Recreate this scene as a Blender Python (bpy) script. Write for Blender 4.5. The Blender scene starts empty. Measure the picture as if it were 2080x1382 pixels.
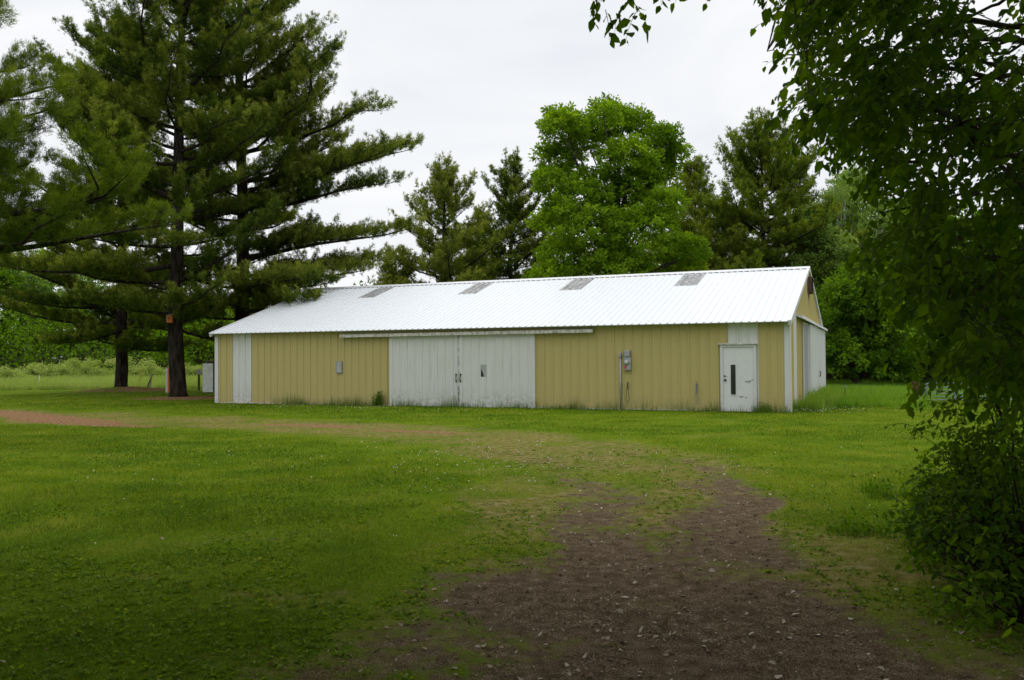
import bpy, math, random
import numpy as np
rad = math.radians
# ------------------------------------------------------------------ camera
scene = bpy.context.scene
COL = scene.collection
FPX, PITCH, ROLL, EYE = 1820.0, .020, -.007, 1.696
cam_d = bpy.data.cameras.new('camera')
cam_d.sensor_width = 36; cam_d.lens = 36 * FPX / 2080
cam_d.clip_start = .1; cam_d.clip_end = 3000
cam = bpy.data.objects.new('camera', cam_d); COL.objects.link(cam)
from mathutils import Matrix, Vector
F = Vector((0, math.cos(PITCH), math.sin(PITCH)))
U0 = Vector((0, -math.sin(PITCH), math.cos(PITCH))); R0 = Vector((1, 0, 0))
Rv = R0 * math.cos(ROLL) + U0 * math.sin(ROLL); Uv = U0 * math.cos(ROLL) - R0 * math.sin(ROLL)
cam.matrix_world = Matrix(((Rv.x, Uv.x, -F.x, 0), (Rv.y, Uv.y, -F.y, 0), (Rv.z, Uv.z, -F.z, EYE), (0, 0, 0, 1)))
cam_d.dof.use_dof = True; cam_d.dof.focus_distance = 29; cam_d.dof.aperture_fstop = 11
scene.camera = cam

def at(px, py, Y):
    """world point seen at photo pixel (px, py) at distance Y"""
    r = F + Rv * ((px - 1040) / FPX) + Uv * ((691 - py) / FPX)
    s = Y / r.y
    return np.array((r.x * s, Y, EYE + r.z * s))

# ------------------------------------------------------------------ sky and sun
SUN_EL, SUN_AZ = 66, 330           # azimuth measured from +Y clockwise
world = bpy.data.worlds.new('World'); scene.world = world; world.use_nodes = True
nt = world.node_tree; nt.nodes.clear()
def N(nt, t, **kw):
    n = nt.nodes.new(t)
    for k, v in kw.items():
        if isinstance(k, str) and k.startswith('i_'): n.inputs[k[2:]].default_value = v
        else: setattr(n, k, v)
    return n
out = N(nt, 'ShaderNodeOutputWorld'); bg = N(nt, 'ShaderNodeBackground'); bg.inputs[1].default_value = .1
sky = N(nt, 'ShaderNodeTexSky', sky_type='NISHITA', sun_disc=False, sun_elevation=rad(SUN_EL), sun_rotation=rad(SUN_AZ))
geo = N(nt, 'ShaderNodeTexCoord')
sep = N(nt, 'ShaderNodeSeparateXYZ'); nt.links.new(geo.outputs['Generated'], sep.inputs[0])
mp = N(nt, 'ShaderNodeMapping'); mp.inputs['Scale'].default_value = (1.6, 1.6, 5); nt.links.new(geo.outputs['Generated'], mp.inputs[0])
nz = N(nt, 'ShaderNodeTexNoise'); nz.inputs['Scale'].default_value = 1.7; nz.inputs['Detail'].default_value = 6; nz.inputs['Distortion'].default_value = .6
nt.links.new(mp.outputs[0], nz.inputs['Vector'])
cr = N(nt, 'ShaderNodeValToRGB'); cr.color_ramp.elements[0].position = .33; cr.color_ramp.elements[1].position = .66
cr.color_ramp.elements[0].color = (.83, .85, .885, 1); cr.color_ramp.elements[1].color = (.97, .975, .985, 1)
nt.links.new(nz.outputs['Fac'], cr.inputs[0])
el = N(nt, 'ShaderNodeMapRange', interpolation_type='SMOOTHSTEP'); el.inputs['From Min'].default_value = .36; el.inputs['From Max'].default_value = .95
el.inputs['To Min'].default_value = 10.5; el.inputs['To Max'].default_value = 21
nt.links.new(sep.outputs['Z'], el.inputs['Value'])
vm = N(nt, 'ShaderNodeVectorMath', operation='SCALE'); nt.links.new(cr.outputs[0], vm.inputs[0]); nt.links.new(el.outputs[0], vm.inputs['Scale'])
mx = N(nt, 'ShaderNodeMix', data_type='RGBA'); mx.inputs[0].default_value = .95
nt.links.new(sky.outputs[0], mx.inputs[6]); nt.links.new(vm.outputs[0], mx.inputs[7]); nt.links.new(mx.outputs[2], bg.inputs[0]); nt.links.new(bg.outputs[0], out.inputs[0])
sd = bpy.data.lights.new('sun', 'SUN'); sd.energy = .9; sd.angle = rad(25); sd.color = (1, .965, .9)
so = bpy.data.objects.new('sun', sd); COL.objects.link(so)
so.rotation_euler = (rad(90 - SUN_EL), 0, rad(180 - SUN_AZ))
scene.view_settings.view_transform = 'Standard'; scene.view_settings.look = 'None'
scene.view_settings.gamma = 1; scene.view_settings.exposure = 0.0
scene.render.engine = 'CYCLES'
scene.cycles.max_bounces = 6; scene.cycles.diffuse_bounces = 3; scene.cycles.transmission_bounces = 3; scene.cycles.transparent_max_bounces = 4
scene.cycles.use_denoising = True

# ------------------------------------------------------------------ helpers
rng = np.random.default_rng(7)
def unit(v):
    v = np.asarray(v, float); return v / (np.linalg.norm(v, axis=-1, keepdims=True) + 1e-9)
def tag(o, label=None, cat=None, group=None, kind=None):
    if label: o['label'] = label
    if cat: o['category'] = cat
    if group: o['group'] = group
    if kind: o['kind'] = kind
    return o
def empty(name, loc=(0, 0, 0), rz=0.0):
    o = bpy.data.objects.new(name, None); COL.objects.link(o); o.location = loc; o.rotation_euler = (0, 0, rz)
    o.empty_display_size = .3; return o
def fast(name, V, Fc, mat, parent=None, tint=None, smooth=False, pt=None, attr='tint'):
    V = np.ascontiguousarray(V, dtype=np.float32); Fc = np.ascontiguousarray(Fc, dtype=np.int32)
    k = Fc.shape[1]; me = bpy.data.meshes.new(name)
    me.vertices.add(len(V)); me.vertices.foreach_set('co', V.ravel())
    me.loops.add(Fc.size); me.loops.foreach_set('vertex_index', Fc.ravel())
    me.polygons.add(len(Fc)); me.polygons.foreach_set('loop_start', np.arange(0, Fc.size, k, dtype=np.int32))
    if smooth: me.polygons.foreach_set('use_smooth', np.ones(len(Fc), dtype=bool))
    me.update(calc_edges=True)
    if tint is not None:
        a = me.attributes.new(attr, 'FLOAT', 'FACE'); a.data.foreach_set('value', np.ascontiguousarray(tint, dtype=np.float32))
    if pt:
        for nme, arr in pt.items():
            a = me.attributes.new(nme, 'FLOAT', 'POINT'); a.data.foreach_set('value', np.ascontiguousarray(arr, dtype=np.float32))
    me.materials.append(mat)
    o = bpy.data.objects.new(name, me); COL.objects.link(o); o.parent = parent
    return o
class MB:
    def __init__(s): s.v = []; s.f = []; s.n = 0
    def add(s, V, Fs):
        V = [tuple(map(float, p)) for p in V]; s.v += V; s.f += [tuple(i + s.n for i in f) for f in Fs]; s.n += len(V)
    def box(s, a, b):
        x0, y0, z0 = a; x1, y1, z1 = b
        s.add([(x0, y0, z0), (x1, y0, z0), (x1, y1, z0), (x0, y1, z0), (x0, y0, z1), (x1, y0, z1), (x1, y1, z1), (x0, y1, z1)],
              [(3, 2, 1, 0), (4, 5, 6, 7), (0, 1, 5, 4), (1, 2, 6, 5), (2, 3, 7, 6), (3, 0, 4, 7)]); return s
    def tube(s, P, r, n=6, cap=True):
        P = np.asarray(P, float); m = len(P)
        r = np.full(m, r, float) if np.isscalar(r) else np.asarray(r, float)
        T = unit(np.gradient(P, axis=0)); V = []
        ref = np.array([0, 0, 1.]) if abs(T[0][2]) < .8 else np.array([1., 0, 0])
        A = unit(np.cross(T[0], ref))
        for i in range(m):
            A = unit(A - T[i] * (A @ T[i])); B = np.cross(T[i], A)
            for k in range(n):
                a = 2 * math.pi * k / n; V.append(P[i] + r[i] * (math.cos(a) * A + math.sin(a) * B))
        Fs = [(i * n + k, i * n + (k + 1) % n, (i + 1) * n + (k + 1) % n, (i + 1) * n + k) for i in range(m - 1) for k in range(n)]
        if cap: Fs += [tuple(range(n - 1, -1, -1)), tuple((m - 1) * n + k for k in range(n))]
        s.add(V, Fs); return s
    def build(s, name, mat, parent=None, smooth=False, bevel=0):
        me = bpy.data.meshes.new(name); me.from_pydata(s.v, [], s.f); me.update()
        if smooth: me.polygons.foreach_set('use_smooth', [True] * len(me.polygons))
        me.materials.append(mat)
        o = bpy.data.objects.new(name, me); COL.objects.link(o); o.parent = parent
        if bevel:
            b = o.modifiers.new('bevel', 'BEVEL'); b.width = bevel; b.segments = 2; b.limit_method = 'ANGLE'
        return o
def lattice(seed): return np.random.default_rng(seed).random((64, 64))
def vnoise(x, y, scale, seed=0):
    L = lattice(seed); x = np.asarray(x) / scale + 1000; y = np.asarray(y) / scale + 1000
    xi = np.floor(x).astype(int); yi = np.floor(y).astype(int); fx = x - xi; fy = y - yi
    fx = fx * fx * (3 - 2 * fx); fy = fy * fy * (3 - 2 * fy)
    g = lambda a, b: L[a % 64, b % 64]
    return (g(xi, yi) * (1 - fx) + g(xi + 1, yi) * fx) * (1 - fy) + (g(xi, yi + 1) * (1 - fx) + g(xi + 1, yi + 1) * fx) * fy

# ------------------------------------------------------------------ materials
def mat(name):
    m = bpy.data.materials.new(name); m.use_nodes = True; nt = m.node_tree
    b = nt.nodes['Principled BSDF']; return m, nt, b
def simple(name, col, rough=.6, metal=0, noise=.12, scale=6, spec=.5):
    m, nt, b = mat(name); b.inputs['Roughness'].default_value = rough; b.inputs['Metallic'].default_value = metal
    b.inputs['Specular IOR Level'].default_value = spec
    n = N(nt, 'ShaderNodeTexNoise'); n.inputs['Scale'].default_value = scale; n.inputs['Detail'].default_value = 5
    tc = N(nt, 'ShaderNodeTexCoord'); nt.links.new(tc.outputs['Object'], n.inputs['Vector'])
    r = N(nt, 'ShaderNodeValToRGB'); r.color_ramp.elements[0].position = .3; r.color_ramp.elements[1].position = .7
    r.color_ramp.elements[0].color = tuple(c * (1 - noise) for c in col) + (1,); r.color_ramp.elements[1].color = tuple(min(1, c * (1 + noise)) for c in col) + (1,)
    nt.links.new(n.outputs['Fac'], r.inputs[0]); nt.links.new(r.outputs[0], b.inputs['Base Color'])
    return m
def leafmat(name, c0, c1, c2, trans=.35, rough=.55, spec=.25):
    rough = max(rough, .6); spec = min(spec, .06)
    m, nt, b = mat(name); o = nt.nodes['Material Output']
    a = N(nt, 'ShaderNodeAttribute', attribute_name='tint')
    r = N(nt, 'ShaderNodeValToRGB'); r.color_ramp.elements[0].color = c0 + (1,); r.color_ramp.elements[1].color = c2 + (1,)
    e = r.color_ramp.elements.new(.5); e.color = c1 + (1,)
    nt.links.new(a.outputs['Fac'], r.inputs[0]); nt.links.new(r.outputs[0], b.inputs['Base Color'])
    b.inputs['Roughness'].default_value = rough; b.inputs['Specular IOR Level'].default_value = spec
    t = N(nt, 'ShaderNodeBsdfTranslucent'); mxs = N(nt, 'ShaderNodeMixShader'); mxs.inputs[0].default_value = trans
    hs = N(nt, 'ShaderNodeHueSaturation'); hs.inputs['Value'].default_value = 1.5; hs.inputs['Hue'].default_value = .49; hs.inputs['Saturation'].default_value = 1.15
    nt.links.new(r.outputs[0], hs.inputs['Color']); nt.links.new(hs.outputs[0], t.inputs[0])
    nt.links.new(b.outputs[0], mxs.inputs[1]); nt.links.new(t.outputs[0], mxs.inputs[2]); nt.links.new(mxs.outputs[0], o.inputs[0])
    return m
def sheetmat(name, col, dirt, rough=.45, spec=.4, low=.5, streak=.25, metal=0):
    """painted sheet metal: faint weathering, vertical streaks, splash dirt along the foot"""
    m, nt, b = mat(name); tc = N(nt, 'ShaderNodeTexCoord'); L = nt.links.new
    b.inputs['Roughness'].default_value = rough; b.inputs['Specular IOR Level'].default_value = spec; b.inputs['Metallic'].default_value = metal
    s = N(nt, 'ShaderNodeSeparateXYZ'); L(tc.outputs['Object'], s.inputs[0])
    mp = N(nt, 'ShaderNodeMapping'); mp.inputs['Scale'].default_value = (7, 7, .5); L(tc.outputs['Object'], mp.inputs[0])
    n1 = N(nt, 'ShaderNodeTexNoise'); n1.inputs['Scale'].default_value = 2.2; n1.inputs['Detail'].default_value = 6; L(mp.outputs[0], n1.inputs['Vector'])
    n2 = N(nt, 'ShaderNodeTexNoise'); n2.inputs['Scale'].default_value = 9; n2.inputs['Detail'].default_value = 8; L(tc.outputs['Object'], n2.inputs['Vector'])
    mr = N(nt, 'ShaderNodeMapRange'); mr.inputs['From Min'].default_value = .5; mr.inputs['From Max'].default_value = .82; mr.inputs['To Max'].default_value = streak
    L(n1.outputs['Fac'], mr.inputs['Value'])
    lo = N(nt, 'ShaderNodeMapRange'); lo.inputs['From Min'].default_value = low; lo.inputs['From Max'].default_value = 0; lo.inputs['To Max'].default_value = .9
    L(s.outputs['Z'], lo.inputs['Value'])
    mu = N(nt, 'ShaderNodeMath', operation='MULTIPLY'); L(lo.outputs[0], mu.inputs[0])
    n2r = N(nt, 'ShaderNodeMapRange'); n2r.inputs['From Min'].default_value = .4; n2r.inputs['From Max'].default_value = .75; L(n2.outputs['Fac'], n2r.inputs['Value'])
    L(n2r.outputs[0], mu.inputs[1])
    ad = N(nt, 'ShaderNodeMath', operation='ADD', use_clamp=True); L(mr.outputs[0], ad.inputs[0]); L(mu.outputs[0], ad.inputs[1])
    mx = N(nt, 'ShaderNodeMix', data_type='RGBA'); mx.inputs[6].default_value = col + (1,); mx.inputs[7].default_value = dirt + (1,)
    L(ad.outputs[0], mx.inputs[0]); L(mx.outputs[2], b.inputs['Base Color'])
    return m
def barkmat(name, c0, c1, sc=9):
    m, nt, b = mat(name); L = nt.links.new; b.inputs['Roughness'].default_value = .95; b.inputs['Specular IOR Level'].default_value = .1
    tc = N(nt, 'ShaderNodeTexCoord'); mp = N(nt, 'ShaderNodeMapping'); mp.inputs['Scale'].default_value = (1, 1, .22); L(tc.outputs['Object'], mp.inputs[0])
    n = N(nt, 'ShaderNodeTexNoise'); n.inputs['Scale'].default_value = sc; n.inputs['Detail'].default_value = 7; L(mp.outputs[0], n.inputs['Vector'])
    r = N(nt, 'ShaderNodeValToRGB'); r.color_ramp.elements[0].position = .35; r.color_ramp.elements[1].position = .68
    r.color_ramp.elements[0].color = c0 + (1,); r.color_ramp.elements[1].color = c1 + (1,); L(n.outputs['Fac'], r.inputs[0]); L(r.outputs[0], b.inputs['Base Color'])
    bp = N(nt, 'ShaderNodeBump'); bp.inputs['Strength'].default_value = .8; bp.inputs['Distance'].default_value = .03; L(n.outputs['Fac'], bp.inputs['Height']); L(bp.outputs[0], b.inputs['Normal'])
    return m
YEL = (.465, .39, .148); WHT = (.63, .64, .62)
M_yellow = sheetmat('yellow_sheet', YEL, (.31, .28, .16), low=.45, streak=.22)
M_white = sheetmat('white_sheet', WHT, (.30, .29, .21), low=.7, streak=.4)
M_trim = sheetmat('white_trim', (.62, .63, .64), (.36, .36, .33), low=.7, streak=.35)
M_dirtywhite = sheetmat('dirty_white', (.62, .61, .55), (.2, .19, .13), low=-5, streak=.95)
M_roof = sheetmat('white_roof', (.655, .68, .70), (.52, .54, .56), rough=.35, spec=.5, low=.001, streak=.35)
M_doorw = simple('door_paint', (.66, .67, .67), .5, noise=.03)
M_scuff = simple('scuffed_grey', (.25, .25, .25), .7, noise=.4, scale=30)
M_glassd = simple('dark_glass', (.02, .022, .022), .12, noise=.1, spec=.6)
M_black = simple('black_metal', (.02, .02, .02), .5)
M_brass = simple('tarnished_brass', (.22, .17, .08), .4, metal=.7)
M_galv = simple('galvanised_grey', (.33, .35, .36), .5, metal=.2, noise=.15)
M_dial = simple('meter_glass', (.45, .46, .44), .15, noise=.3, scale=25)
M_red = simple('red_sticker', (.5, .06, .04), .6, noise=.3, scale=40)
M_brown = simple('brown_vent', (.085, .05, .04), .7, noise=.3)
M_rope = simple('old_rope', (.11, .085, .06), .9, noise=.4, scale=30)
M_board = simple('grey_board', (.36, .37, .36), .7)
M_sky = simple('fibreglass_skylight', (.24, .24, .235), .5, noise=.5, scale=5)
M_wood = barkmat('weathered_wood', (.07, .055, .045), (.2, .16, .13), 14)
M_redwood = barkmat('reddish_post_wood', (.07, .03, .022), (.17, .08, .06), 14)
M_gate = simple('blue_gate_paint', (.16, .21, .26), .5, noise=.2)
M_orange = simple('orange_board', (.62, .17, .04), .6, noise=.15)
M_yel2 = simple('yellow_plastic', (.75, .55, .03), .5)
M_concrete = simple('footing', (.22, .12, .085), .95, noise=.4, scale=5)
M_bark = barkmat('pine_bark', (.010, .008, .006), (.05, .04, .033))
M_bark2 = barkmat('grey_bark', (.03, .026, .02), (.10, .09, .075))
M_birch = barkmat('pale_bark', (.10, .10, .09), (.42, .42, .38), 5)
M_needle = leafmat('pine_needles', (.024, .052, .009), (.092, .136, .018), (.26, .29, .055), .38)
M_needle2 = leafmat('yellowish_pine_needles', (.035, .065, .008), (.105, .155, .016), (.22, .27, .04), .35)
M_leaf = leafmat('bright_leaves', (.05, .12, .006), (.135, .25, .012), (.28, .41, .035), .45)
M_leafd = leafmat('deep_leaves', (.022, .065, .005), (.06, .135, .009), (.165, .28, .02), .45)
M_leafp = leafmat('pale_leaves', (.065, .13, .028), (.16, .26, .055), (.30, .40, .10), .45)
M_elm = leafmat('elm_leaves', (.028, .08, .004), (.085, .165, .008), (.22, .34, .02), .55, .5, .12)
M_grass = leafmat('grass_blades', (.042, .095, .003), (.145, .21, .007), (.34, .34, .06), .35, .6, .15)
M_field = leafmat('field_grass', (.14, .24, .04), (.28, .36, .09), (.46, .47, .2), .4, .7, .1)
M_bank = leafmat('bank_grass', (.08, .19, .02), (.17, .31, .04), (.34, .38, .12), .4, .7, .1)
M_weed = leafmat('wall_weeds', (.05, .11, .01), (.11, .20, .025), (.25, .26, .09), .4, .6, .15)
M_litter = leafmat('dead_leaves', (.08, .045, .02), (.21, .15, .095), (.46, .40, .32), .05, .8, .2)
M_flower = simple('white_clover', (.75, .73, .7), .8)

# ------------------------------------------------------------------ ground
P1 = (-14.79, 39.7); P2 = (-21.08, 48.3); P3 = (-13.5, 44.6)
def seg_mask(x, y, pts):
    """soft mask round a polyline of (x, y, half width, strength)"""
    m = np.zeros(np.shape(x))
    for (ax, ay, aw, a_s), (bx, by, bw, b_s) in zip(pts[:-1], pts[1:]):
        dx, dy = bx - ax, by - ay; t = np.clip(((x - ax) * dx + (y - ay) * dy) / (dx * dx + dy * dy), 0, 1)
        d = np.hypot(x - ax - t * dx, y - ay - t * dy); w = aw + (bw - aw) * t
        m = np.maximum(m, (a_s + (b_s - a_s) * t) * np.exp(-(d / w) ** 4 * .7))
    return m
def dirt_mask(x, y):
    x = x + (vnoise(x, y, 1.3, 3) - .5) * .9 + (vnoise(x, y, .4, 4) - .5) * .3
    m = seg_mask(x, y, [(.75, -8, 1.5, 1), (.8, 3, 1.35, 1), (.95, 6.5, 1.35, 1), (1.5, 8.6, 1.15, .8)])
    m = np.maximum(m, seg_mask(x, y, [(1.1, 8.3, .5, .75), (1.05, 11.3, .34, .5), (.75, 13.8, .26, .36), (-.2, 16.2, .24, .22)]))
    m = np.maximum(m, seg_mask(x, y, [(2.1, 7.8, .75, .95), (2.6, 11.3, .42, .72), (2.7, 13.7, .34, .5), (2.1, 16.2, .26, .28), (1.2, 18, .3, .1)]))
    m = np.maximum(m, seg_mask(x, y, [(3.2, 3.0, .9, .9), (4.2, 6.4, .9, .8)])); m = np.maximum(m, seg_mask(x, y, [(2.4, 2, 1.5, .6), (2.3, 5.2, .8, .45)]))
    m = np.maximum(m, seg_mask(x, y, [(-2.6, 3.4, .4, .45), (-.9, 4.9, .4, .45), (-.3, 7.2, .4, .45)]))
    m = m * (.62 + .75 * vnoise(x, y, .9, 5))
    return np.clip(m + (vnoise(x, y, .28, 6) - .5) * .5 * np.clip(m * 4, 0, 1) * np.clip((y - 2) / 8, .3, 1), 0, 1)
def red_mask(x, y):
    y = y + (vnoise(x, y, 2, 8) - .5) * .7
    m = seg_mask(x, y, [(-30, 39, 1.3, .9), (-16.8, 29.4, .9, 1), (-12, 24.9, .8, 1), (-9.4, 23, .5, .6)])
    m = np.maximum(m, seg_mask(x, y, [(-6.4, 23.6, .25, .8), (-5, 22.8, .4, 1), (-3.9, 22.1, .25, .8)]))
    m = np.maximum(m, seg_mask(x, y, [(-3.2, 21.2, .25, .8), (-1.9, 20.6, .3, .9), (-.8, 20.0, .15, .6)]))
    for (cx, cy), r in ((P1, 2.1), (P2, 2.7), (P3, 2)):
        m = np.maximum(m, 1.0 * np.exp(-(((x - cx - .4) / r) ** 2 + ((y - cy + .4) / (r * .7)) ** 2) ** 1.5))
    m = np.maximum(m, .8 * seg_mask(x, y, [(-11.8, 35.2, .22, 1), (-8, 33.6, .22, .9), (-6.5, 33, .2, 0)]))
    return np.clip(m, 0, 1)
def worn_mask(x, y):
    m = seg_mask(x, y, [(.6, 4, 2.6, .9), (1.6, 10, 2.2, .8), (1.6, 15, 2.3, .9), (-.5, 19, 2.2, 1), (-6, 23.3, 2.0, 1), (-12, 26, 1.9, 1), (-22, 32.5, 2.2, .9), (-34, 40, 2.4, .8)])
    p = np.clip((vnoise(x, y, 2.1, 11) * .6 + vnoise(x, y, .7, 12) * .4 - .55) * 3, 0, 1)
    return np.clip(m * (.6 + .6 * vnoise(x, y, .8, 13)) + .62 * p, 0, 1)
def height(x, y):
    z = .03 * (vnoise(x, y, 3, 21) - .5) * np.clip((40 - np.abs(y)) / 20, 0, 1) + .012 * (vnoise(x, y, .8, 22) - .5)
    z = z * np.clip((36 - y) / 8, .2, 1)
    z = z + .30 * np.exp(-(((x - P2[0] - .3) / 2.4) ** 2 + ((y - P2[1]) / 1.9) ** 2)) + .10 * np.exp(-(((x - P1[0]) / 1.9) ** 2 + ((y - P1[1]) / 1.6) ** 2))
    z = z - .035 * dirt_mask(x, y)
    return z
def ax_lines(spec):
    o = [spec[0][0]]
    for a, b, s in spec: o += list(np.arange(a, b - 1e-6, s)[1:]) + [b]
    return np.array(sorted(set(np.round(o, 3))))
gx = ax_lines([(-900, -150, 75), (-150, -40, 5), (-40, -14, .5), (-14, 7, .14), (7, 30, .5), (30, 150, 5), (150, 900, 75)])
gy = ax_lines([(-300, -20, 20), (-20, 2.5, .75), (2.5, 26, .14), (26, 52, .5), (52, 120, 3), (120, 1200, 60)])
GX, GY = np.meshgrid(gx, gy, indexing='ij'); GZ = height(GX, GY)
DM, RM, WM = dirt_mask(GX, GY), red_mask(GX, GY), worn_mask(GX, GY)
nx, ny = GX.shape
idx = np.arange(nx * ny).reshape(nx, ny)
quads = np.stack([idx[:-1, :-1], idx[1:, :-1], idx[1:, 1:], idx[:-1, 1:]], -1).reshape(-1, 4)
GV = np.stack([GX, GY, GZ], -1).reshape(-1, 3)
def groundmat():
    m, nt, b = mat('lawn_and_dirt'); L = nt.links.new
    b.inputs['Roughness'].default_value = 1; b.inputs['Specular IOR Level'].default_value = .02
    tc = N(nt, 'ShaderNodeTexCoord')
    def noise(scale, det=6):
        n = N(nt, 'ShaderNodeTexNoise'); n.inputs['Scale'].default_value = scale; n.inputs['Detail'].default_value = det; L(tc.outputs['Object'], n.inputs['Vector']); return n.outputs['Fac']
    def ramp(src, stops):
        r = N(nt, 'ShaderNodeValToRGB'); r.color_ramp.elements[0].position = stops[0][0]; r.color_ramp.elements[0].color = stops[0][1] + (1,)
        r.color_ramp.elements[1].position = stops[-1][0]; r.color_ramp.elements[1].color = stops[-1][1] + (1,)
        for p, c in stops[1:-1]: e = r.color_ramp.elements.new(p); e.color = c + (1,)
        L(src, r.inputs[0]); return r.outputs[0]
    def mask(name, sc, k=.6, lo=.42, hi=.62):
        a = N(nt, 'ShaderNodeAttribute', attribute_name=name)
        n = noise(sc, 8); mm = N(nt, 'ShaderNodeMath', operation='MULTIPLY_ADD'); L(n, mm.inputs[0]); mm.inputs[1].default_value = k; 
        sb = N(nt, 'ShaderNodeMath', operation='SUBTRACT'); L(a.outputs['Fac'], sb.inputs[0]); sb.inputs[1].default_value = k / 2; L(sb.outputs[0], mm.inputs[2])
        r = N(nt, 'ShaderNodeMapRange', interpolation_type='SMOOTHSTEP'); r.inputs['From Min'].default_value = lo; r.inputs['From Max'].default_value = hi
        L(mm.outputs[0], r.inputs['Value']); return r.outputs[0]
    def mix(f, a, bb):
        x = N(nt, 'ShaderNodeMix', data_type='RGBA'); L(f, x.inputs[0]); L(a, x.inputs[6]); L(bb, x.inputs[7]); return x.outputs[2]
    grass = ramp(noise(.9, 9), [(.3, (.05, .10, .003)), (.5, (.098, .16, .005)), (.72, (.18, .20, .018))])
    fine = ramp(noise(28, 4), [(.35, (.02, .05, .003)), (.6, (.10, .155, .008)), (.75, (.17, .18, .035))])
    hf = N(nt, 'ShaderNodeValue'); hf.outputs[0].default_value = .45; g = mix(hf.outputs[0], grass, fine)
    worn = ramp(noise(7, 8), [(.3, (.09, .08, .02)), (.5, (.155, .135, .04)), (.7, (.23, .19, .09))])
    nn = N(nt, 'ShaderNodeMath', operation='MULTIPLY_ADD'); L(noise(110, 3), nn.inputs[0]); nn.inputs[1].default_value = .72
    n3 = N(nt, 'ShaderNodeMath', operation='MULTIPLY'); L(noise(9, 9), n3.inputs[0]); n3.inputs[1].default_value = .28; L(n3.outputs[0], nn.inputs[2])
    dirt = ramp(nn.outputs[0], [(.34, (.024, .015, .008)), (.46, (.078, .054, .031)), (.56, (.145, .105, .066)), (.68, (.32, .26, .20))])
    red = ramp(noise(12, 8), [(.3, (.11, .06, .022)), (.5, (.20, .11, .055)), (.7, (.30, .20, .12))])
    c = mix(mask('worn', 3.0, 1.0, .4, 1.1), g, worn); c = mix(mask('red', 3.5, 1.1, .25, .8), c, red); c = mix(mask('dirt', 6, 1.2, .22, .75), c, dirt)
    L(c, b.inputs['Base Color'])
    bp = N(nt, 'ShaderNodeBump'); bp.inputs['Strength'].default_value = .7; bp.inputs['Distance'].default_value = .03; L(noise(40, 8), bp.inputs['Height']); L(bp.outputs[0], b.inputs['Normal'])
    return m
M_ground = groundmat()
PT = {'dirt': DM.ravel(), 'red': RM.ravel(), 'worn': WM.ravel()}
g = fast('ground', GV, quads, M_ground, smooth=True, pt=PT); tag(g, 'mown green lawn running from the foreground to the barn', 'lawn', kind='structure')
def sheet(name, M, thr, label, cat, ylim):
    fm = (M.ravel()[quads].max(1) > thr) & (GV[quads][:, :, 1].max(1) < ylim)
    q = quads[fm]; used, inv = np.unique(q, return_inverse=True); V = GV[used].copy(); V[:, 2] += .004
    o = fast(name, V, inv.reshape(-1, 4), M_ground, smooth=True, pt={k: v[used] for k, v in PT.items()}); tag(o, label, cat, kind='structure')
sheet('driveway', DM, .3, 'dark brown dirt driveway curving away from the foreground', 'driveway', 18)

def tri_blades(x, y, h, w, lean, z=None, spread=None, r=rng):
    """grass blades, one thin triangle each"""
    n = len(x); a = r.uniform(0, 2 * math.pi, n); z = height(x, y) if z is None else z
    c, s = np.cos(a), np.sin(a); l = a + r.uniform(.8, 2.3, n); ln = lean * r.random(n) * h
    V = np.empty((n, 3, 3)); V[:, 0] = np.stack([x - c * w / 2, y - s * w / 2, z - .01], -1); V[:, 1] = np.stack([x + c * w / 2, y + s * w / 2, z - .01], -1)
    V[:, 2] = np.stack([x + np.cos(l) * ln, y + np.sin(l) * ln, z + h], -1)
    return V.reshape(-1, 3), np.arange(3 * n).reshape(-1, 3)

# ------------------------------------------------------------------ barn
TH = -.401; AX, AY = 8.369, 27.024; LEN, WID, HW, HR = 21.87, 13.56, 2.80, 4.955
barn = empty('pole_barn', (AX, AY, 0), TH)
tag(barn, 'long low yellow metal barn with white roof and white sliding doors', 'barn')
ct, st = math.cos(TH), math.sin(TH)
def b2w(x, y, z=0): return np.array([AX + x * ct - y * st, AY + x * st + y * ct, z])
def ribline(x0, x1, pitch, hgt, minor, off=0.0):
    """cross-section points (x, outward) of ribbed sheet"""
    P = [(x0, 0)]; k = math.ceil((x0 - off) / pitch - 1e-6)
    while True:
        c = off + k * pitch; k += 1
        if c > x1 + .001: break
        for dx, h in ((-.036, 0), (-.016, hgt), (.016, hgt), (.036, 0)) + tuple((pitch * q + d, hh) for q in (.36, .64) for d, hh in ((-.012, 0), (-.004, minor), (.004, minor), (.012, 0))):
            if x0 < c + dx < x1: P.append((c + dx, h))
    P.append((x1, 0)); return P
def ribbed(x0, x1, z0, z1, name, m, parent, y=0.0, pitch=.3048, hgt=.030, off=0.0, face='front', ztop=None):
    P = ribline(x0, x1, pitch, hgt, .004, off); n = len(P); V = []
    for zz in (0, 1):
        for (x, h) in P:
            zt = (z0 if zz == 0 else (ztop(x) if ztop else z1))
            V.append((x, y - h, zt) if face == 'front' else (-y + h, x, zt))
    Fs = [(i, i + 1, n + i + 1, n + i) for i in range(n - 1)]
    b = MB(); b.add(V, Fs); return b.build(name, m, parent)
def wht(o, l): o['label'] = l; return o
ribbed(-21.87, -21.01, .03, HW, 'wall', M_yellow, barn)
wht(ribbed(-21.01, -20.10, .0, HW - .02, 'wall', M_white, barn, y=-.003), 'white replacement strip near the left corner')
ribbed(-20.10, -1.82, .03, HW, 'wall', M_yellow, barn)
wht(ribbed(-1.82, -.91, .03, HW, 'wall', M_white, barn, y=-.003), 'white strip above and beside the entry door')
ribbed(-.91, 0, .03, HW, 'wall', M_yellow, barn)
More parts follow.
